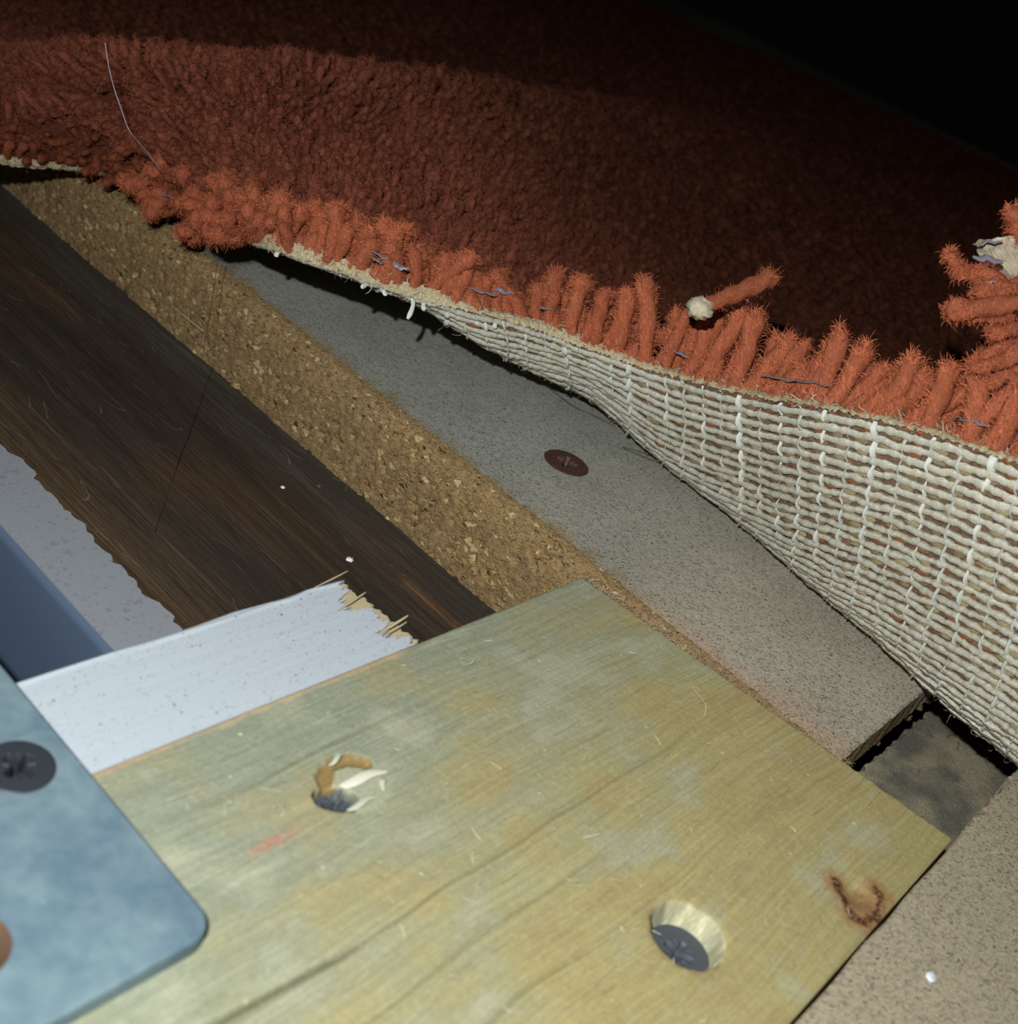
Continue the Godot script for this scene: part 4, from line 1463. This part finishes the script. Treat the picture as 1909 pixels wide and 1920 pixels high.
# the end of another length of carpet, curled over so that its backing shows, poking in at the right
func carpet_end() -> void:
	var o := Vector3(-0.02386, 0.01703, -0.00599)
	var across := Vector3(0.6306, 0.33729, 0.69899)   # the curled end lies tilted: its own axes
	var up := Vector3(0.19341, 0.80392, -0.56241)
	var deep := Vector3(0.75163, -0.48985, -0.44171)
	var t := thing("carpet_offcut", "ragged carpet end with bunched orange yarns poking in from the right", "carpet")
	var px := 0.000089                                # a grid of 0.089 mm
	# its backing: a curled sheet running out to the right
	var p := PackedVector3Array()
	var tx := PackedVector2Array()
	var nu := 70
	var nv := 34
	for i in nu:
		for j in nv:
			var u := i / (nu - 1.0)
			var v := j / (nv - 1.0)
			var near := minf(u / 0.3, 1.0)
			var x := lerpf(lerpf(884.0, 946.0, smoothstep(0.05, 0.45, v)), 1000.0, near) + 7.0 * n1(v * 8.0, 1.0) * (1.0 - near)
			var y := lerpf(512.0 + 10.0 * sin(near), 330.0, v) + 5.0 * n1(u * 12.0, v * 3.0)
			var depth := 0.004 + 0.016 * v + 0.0006 * n1(u * 24.0, v * 18.0)
			var wide := px * (1.0 + depth * 5.0)
			var q := o + across * (x * wide) + up * (y * wide) + deep * depth
			# beyond the near end it sinks down on to the carpet's pile
			var k := maxf(0.0, (u - 0.3) / 0.7)
			q += Vector3(0.66, 0, 0.75) * (k * 0.075) + Vector3(0.75, 0, -0.66) * ((0.5 - v) * 0.012 * k)
			q.y = lerpf(q.y, 0.0150 + 0.0008 * n1(u * 20.0, v * 9.0), smoothstep(0.0, 1.0, k))
			p.append(q)
			tx.append(Vector2(u * 0.05, v * 0.02))
	var g := Mesher.new()
	g.grid(p, nu, nv, tx, PackedColorArray(), false)
	var behind := PackedVector3Array()
	for q in p:
		behind.append(q + deep * 0.002 - up * 0.0004)
	g.grid(behind, nu, nv, tx, PackedColorArray(), true)
	for e in 2:
		var rim := PackedVector3Array()
		var rt := PackedVector2Array()
		for k in (nv if e == 0 else nu):
			var at := k if e == 0 else k * nv
			if e == 1:
				at = k * nv
			rim.append(p[at])
			rim.append(behind[at])
			rt.append_array([Vector2(k, 0) * 0.01, Vector2(k, 1) * 0.01])
		g.grid(rim, nv if e == 0 else nu, 2, rt, PackedColorArray(), false)
	obj("backing", g.done(), M.latex_plain, t)
	# glue on the backing's corner
	for q in [[884, 508, 940, 518, 5], [884, 484, 940, 478, 12], [908, 438, 932, 446, 8]]:
		var path := PackedVector3Array()
		var radii := PackedFloat32Array()
		for i in 8:
			var u := i / 7.0
			path.append(o + across * (lerpf(q[0], q[2], u) * px) + up * ((lerpf(q[1], q[3], u) + 5.0 * n1(u * 3.0, q[0])) * px) + deep * 0.0030)
			radii.append(0.8 * q[4] * px * (0.5 + 0.6 * sin(u * PI)))
		g = Mesher.new()
		g.tube(path, radii, 8, Color(1, 1, 1), 0.6)
		obj("glue_strand", g.done(), M.glue, t)
	# its pile, on the face turned away
	var kinds: Array[ArrayMesh] = []
	for k in 3:
		kinds.append(tuft_mesh(0.0095, 0.0017, 0.2, 200, 10, 10))
	for k in 110:
		var i := rng.randi_range(20, nu - 2)
		var j := rng.randi_range(1, nv - 2)
		var a := p[i * nv + j]
		var away := (p[(i + 1) * nv + j] - a).cross(p[i * nv + j + 1] - a).normalized()
		if away.dot(deep) < 0.0:
			away = -away
		var y := obj("yarn_tuft", kinds[k % 3], M.wool, t)
		y.transform = Transform3D(stand((away + any_way() * 0.2).normalized(), rng.randf() * TAU, Vector3.ONE), a + away * 0.0015)
	# yarns reaching out to the left: (root x, y, tip x, y, radius, depth)
	var yarns := [
		[930, 440, 838, 456, 20, 0.003], [866, 446, 822, 484, 17, 0.001], [990, 398, 822, 392, 34, 0.0], [950, 370, 826, 372, 26, 0.002],
		[1000, 440, 872, 414, 30, 0.004], [960, 420, 880, 446, 24, 0.003], [1010, 348, 900, 342, 24, 0.001], [1020, 318, 872, 268, 24, 0.0],
		[1010, 330, 884, 300, 22, 0.002], [1030, 285, 890, 236, 27, 0.003], [1040, 250, 930, 200, 30, 0.003], [1050, 310, 930, 290, 30, 0.002],
		[1080, 360, 960, 370, 32, 0.006], [1090, 300, 980, 250, 34, 0.004], [988, 500, 942, 572, 26, 0.003], [1000, 490, 946, 540, 26, 0.003]]
	for q in yarns:
		var wide: float = px * (1.0 + q[5] * 5.0)
		var a: Vector3 = o + across * (q[0] * wide) + up * (q[1] * wide) + deep * (q[5] + 0.002)
		var b: Vector3 = o + across * (q[2] * wide) + up * (q[3] * wide) + deep * q[5]
		var l := a.distance_to(b)
		var m := tuft_mesh(l, q[4] * px * 0.66, rng.randf_range(0.02, 0.14), 480, 12, 16)
		var y := obj("yarn_tuft", m, M.wool, t)
		y.transform = Transform3D(stand((b - a).normalized(), rng.randf() * TAU, Vector3.ONE), a)


func thread(pts: Array, r: float, steps: int) -> ArrayMesh:
	var curve := Curve3D.new()
	for i in pts.size():
		var a: Vector3 = pts[maxi(i - 1, 0)]
		var b: Vector3 = pts[mini(i + 1, pts.size() - 1)]
		curve.add_point(pts[i], (a - b) / 6.0, (b - a) / 6.0)
	var path := PackedVector3Array()
	var radii := PackedFloat32Array()
	for i in steps:
		path.append(curve.sample_baked(curve.get_baked_length() * i / (steps - 1.0), true))
		radii.append(r)
	var g := Mesher.new()
	g.tube(path, radii, 6, Color(1, 1, 1))
	return g.done()


func lump(r: float, squash: float, seed_at: float) -> ArrayMesh:
	var g := Mesher.new()
	var p := PackedVector3Array()
	var tx := PackedVector2Array()
	for i in 15:
		for j in 10:
			var a := i / 14.0 * TAU
			var b := j / 9.0 * PI
			var d := Vector3(sin(b) * cos(a), cos(b), sin(b) * sin(a))
			var k := r * (1.0 + 0.55 * n1(d.x * 1.4 + seed_at, d.y * 1.4, d.z * 1.4))
			p.append(d * k * Vector3(1, squash, 1))
			tx.append(Vector2(a, b) * 0.01)
	g.grid(p, 15, 10, tx, PackedColorArray(), false)
	return g.done()


func small_things() -> void:
	# a yarn pulled out of the pile, lying across the top of the flap
	var y := thing("loose_yarn", "loose orange yarn with a white latex crumb, lying across the lifted carpet edge", "yarn")
	var a := Vector3(0.0314, 0.0459, -0.0163)
	var b := Vector3(0.0493, 0.0533, -0.0123)
	var g := tuft_mesh(a.distance_to(b), 0.0021, 0.04, 320, 14, 18)
	obj("yarn", g, M.wool, y).transform = Transform3D(stand((b - a).normalized(), 0.4, Vector3.ONE), a)
	var o := obj("latex_crumb", lump(0.0026, 0.8, 3.0), M.latex_plain, y)
	o.position = a + (a - b).normalized() * 0.0006
	o.set_meta("label", "white latex crumb")

	o = obj("stray_hair", thread([Vector3(-0.0251, 0.0450, -0.1354), Vector3(-0.0240, 0.0410, -0.1347), Vector3(-0.0226, 0.0370, -0.1338), Vector3(-0.0214, 0.0330, -0.1314), Vector3(-0.0212, 0.0300, -0.1277), Vector3(-0.0141, 0.0245, -0.1303), Vector3(-0.0090, 0.0200, -0.1314)], 0.00010, 60), M.bristle)
	tag(o, "long pale bristle standing up out of the orange pile at the upper left", "hair", "stray hairs")
	o = obj("stray_hair", thread([Vector3(-0.0093, 0.0120, -0.1061), Vector3(-0.0150, -0.002, -0.0975), Vector3(-0.0225, -0.0150, -0.0880), Vector3(-0.0302, -0.0215, -0.0796), Vector3(-0.0468, -0.0217, -0.0625)], 0.00006, 60), M.hair)
	tag(o, "thin dark hair hanging from the carpet tuft down over the brown cut edge", "hair", "stray hairs")
	o = obj("stray_hair", thread([Vector3(0.0499, 0.0040, -0.0559), Vector3(0.0545, 0.0008, -0.0480), Vector3(0.0580, 0.0004, -0.0420), Vector3(0.0600, 0.0002, -0.0370)], 0.00006, 40), M.hair)
	tag(o, "thin dark hair curving from the carpet's shadow, farther from the rusty screw head", "hair", "stray hairs")
	o = obj("stray_hair", thread([Vector3(0.0640, 0.0006, -0.0160), Vector3(0.0590, 0.0005, -0.0200), Vector3(0.0532, 0.0004, -0.0290), Vector3(0.0550, 0.0004, -0.0285), Vector3(0.0620, 0.0004, -0.0200)], 0.00006, 60), M.hair)
	tag(o, "dark hairpin shaped hair loop lying on grey board right of the rusty screw", "hair", "stray hairs")

	o = obj("paint_fleck", lump(0.0007, 0.5, 1.0), M.fleck)
	o.position = Vector3(-0.0149, -0.0217, -0.0413)
	tag(o, "bluish white paint fleck on dark timber close to the splintered strip corner", "paint fleck", "white paint flecks")
	o = obj("paint_fleck", lump(0.0005, 0.5, 2.0), M.fleck)
	o.position = Vector3(-0.0120, -0.0218, -0.0668)
	tag(o, "small white paint fleck on dark timber, midway along the visible length", "paint fleck", "white paint flecks")
	o = obj("wood_crumb", lump(0.0005, 0.6, 4.0), M.crumb)
	o.position = Vector3(-0.0036, -0.0218, -0.0645)
	tag(o, "tan wood crumb on dark timber beside the brown cut edge", "crumb", "wood crumbs")
	var where := [Vector3(0.0604, -0.0085, 0.0551), Vector3(0.0546, -0.0085, 0.0550), Vector3(0.0520, -0.0105, 0.0548), Vector3(0.0341, -0.009, 0.0552)]
	var said := ["largest tan wood crumb hanging under the grey board's end, nearest the carpet", "pale wood crumb under the grey board's end, second from the carpet", "small pale wood crumb lowest under the grey board's end", "small wood crumb under the grey board's end, nearest the pine packer"]
	for k in 4:
		o = obj("wood_crumb", lump([0.0012, 0.0010, 0.0009, 0.0006][k], 0.8, 7.0 + k * 3.0), M.crumb)
		o.position = where[k]
		tag(o, said[k], "crumb", "wood crumbs")
	o = obj("wood_shaving", thread([Vector3(0.0, 0, 0), Vector3(0.0012, 0.0008, -0.001), Vector3(0.0024, 0.0006, -0.003), Vector3(0.0038, 0.0002, -0.0055)], 0.00012, 20), M.bare_wood)
	o.position = Vector3(-0.0098, 0.0007, 0.036)
	tag(o, "long pale curved wood shaving lying on the pine packer near the grey board", "shaving")
	o = obj("wood_splinter", thread([Vector3(0.0012, -0.0139, -0.1286), Vector3(0.0010, -0.0137, -0.1225), Vector3(0.0014, -0.0138, -0.1171)], 0.00013, 12), M.pale_splinter)
	tag(o, "thin white splinter stuck on the brown cut edge below the carpet tuft", "splinter")
	o = obj("paint_fleck", lump(0.0009, 0.4, 6.0), M.fleck)
	o.position = Vector3(-0.0238, 0.0007, 0.0861)
	tag(o, "tiny white fleck on the tan board at the lower right", "paint fleck", "white paint flecks")
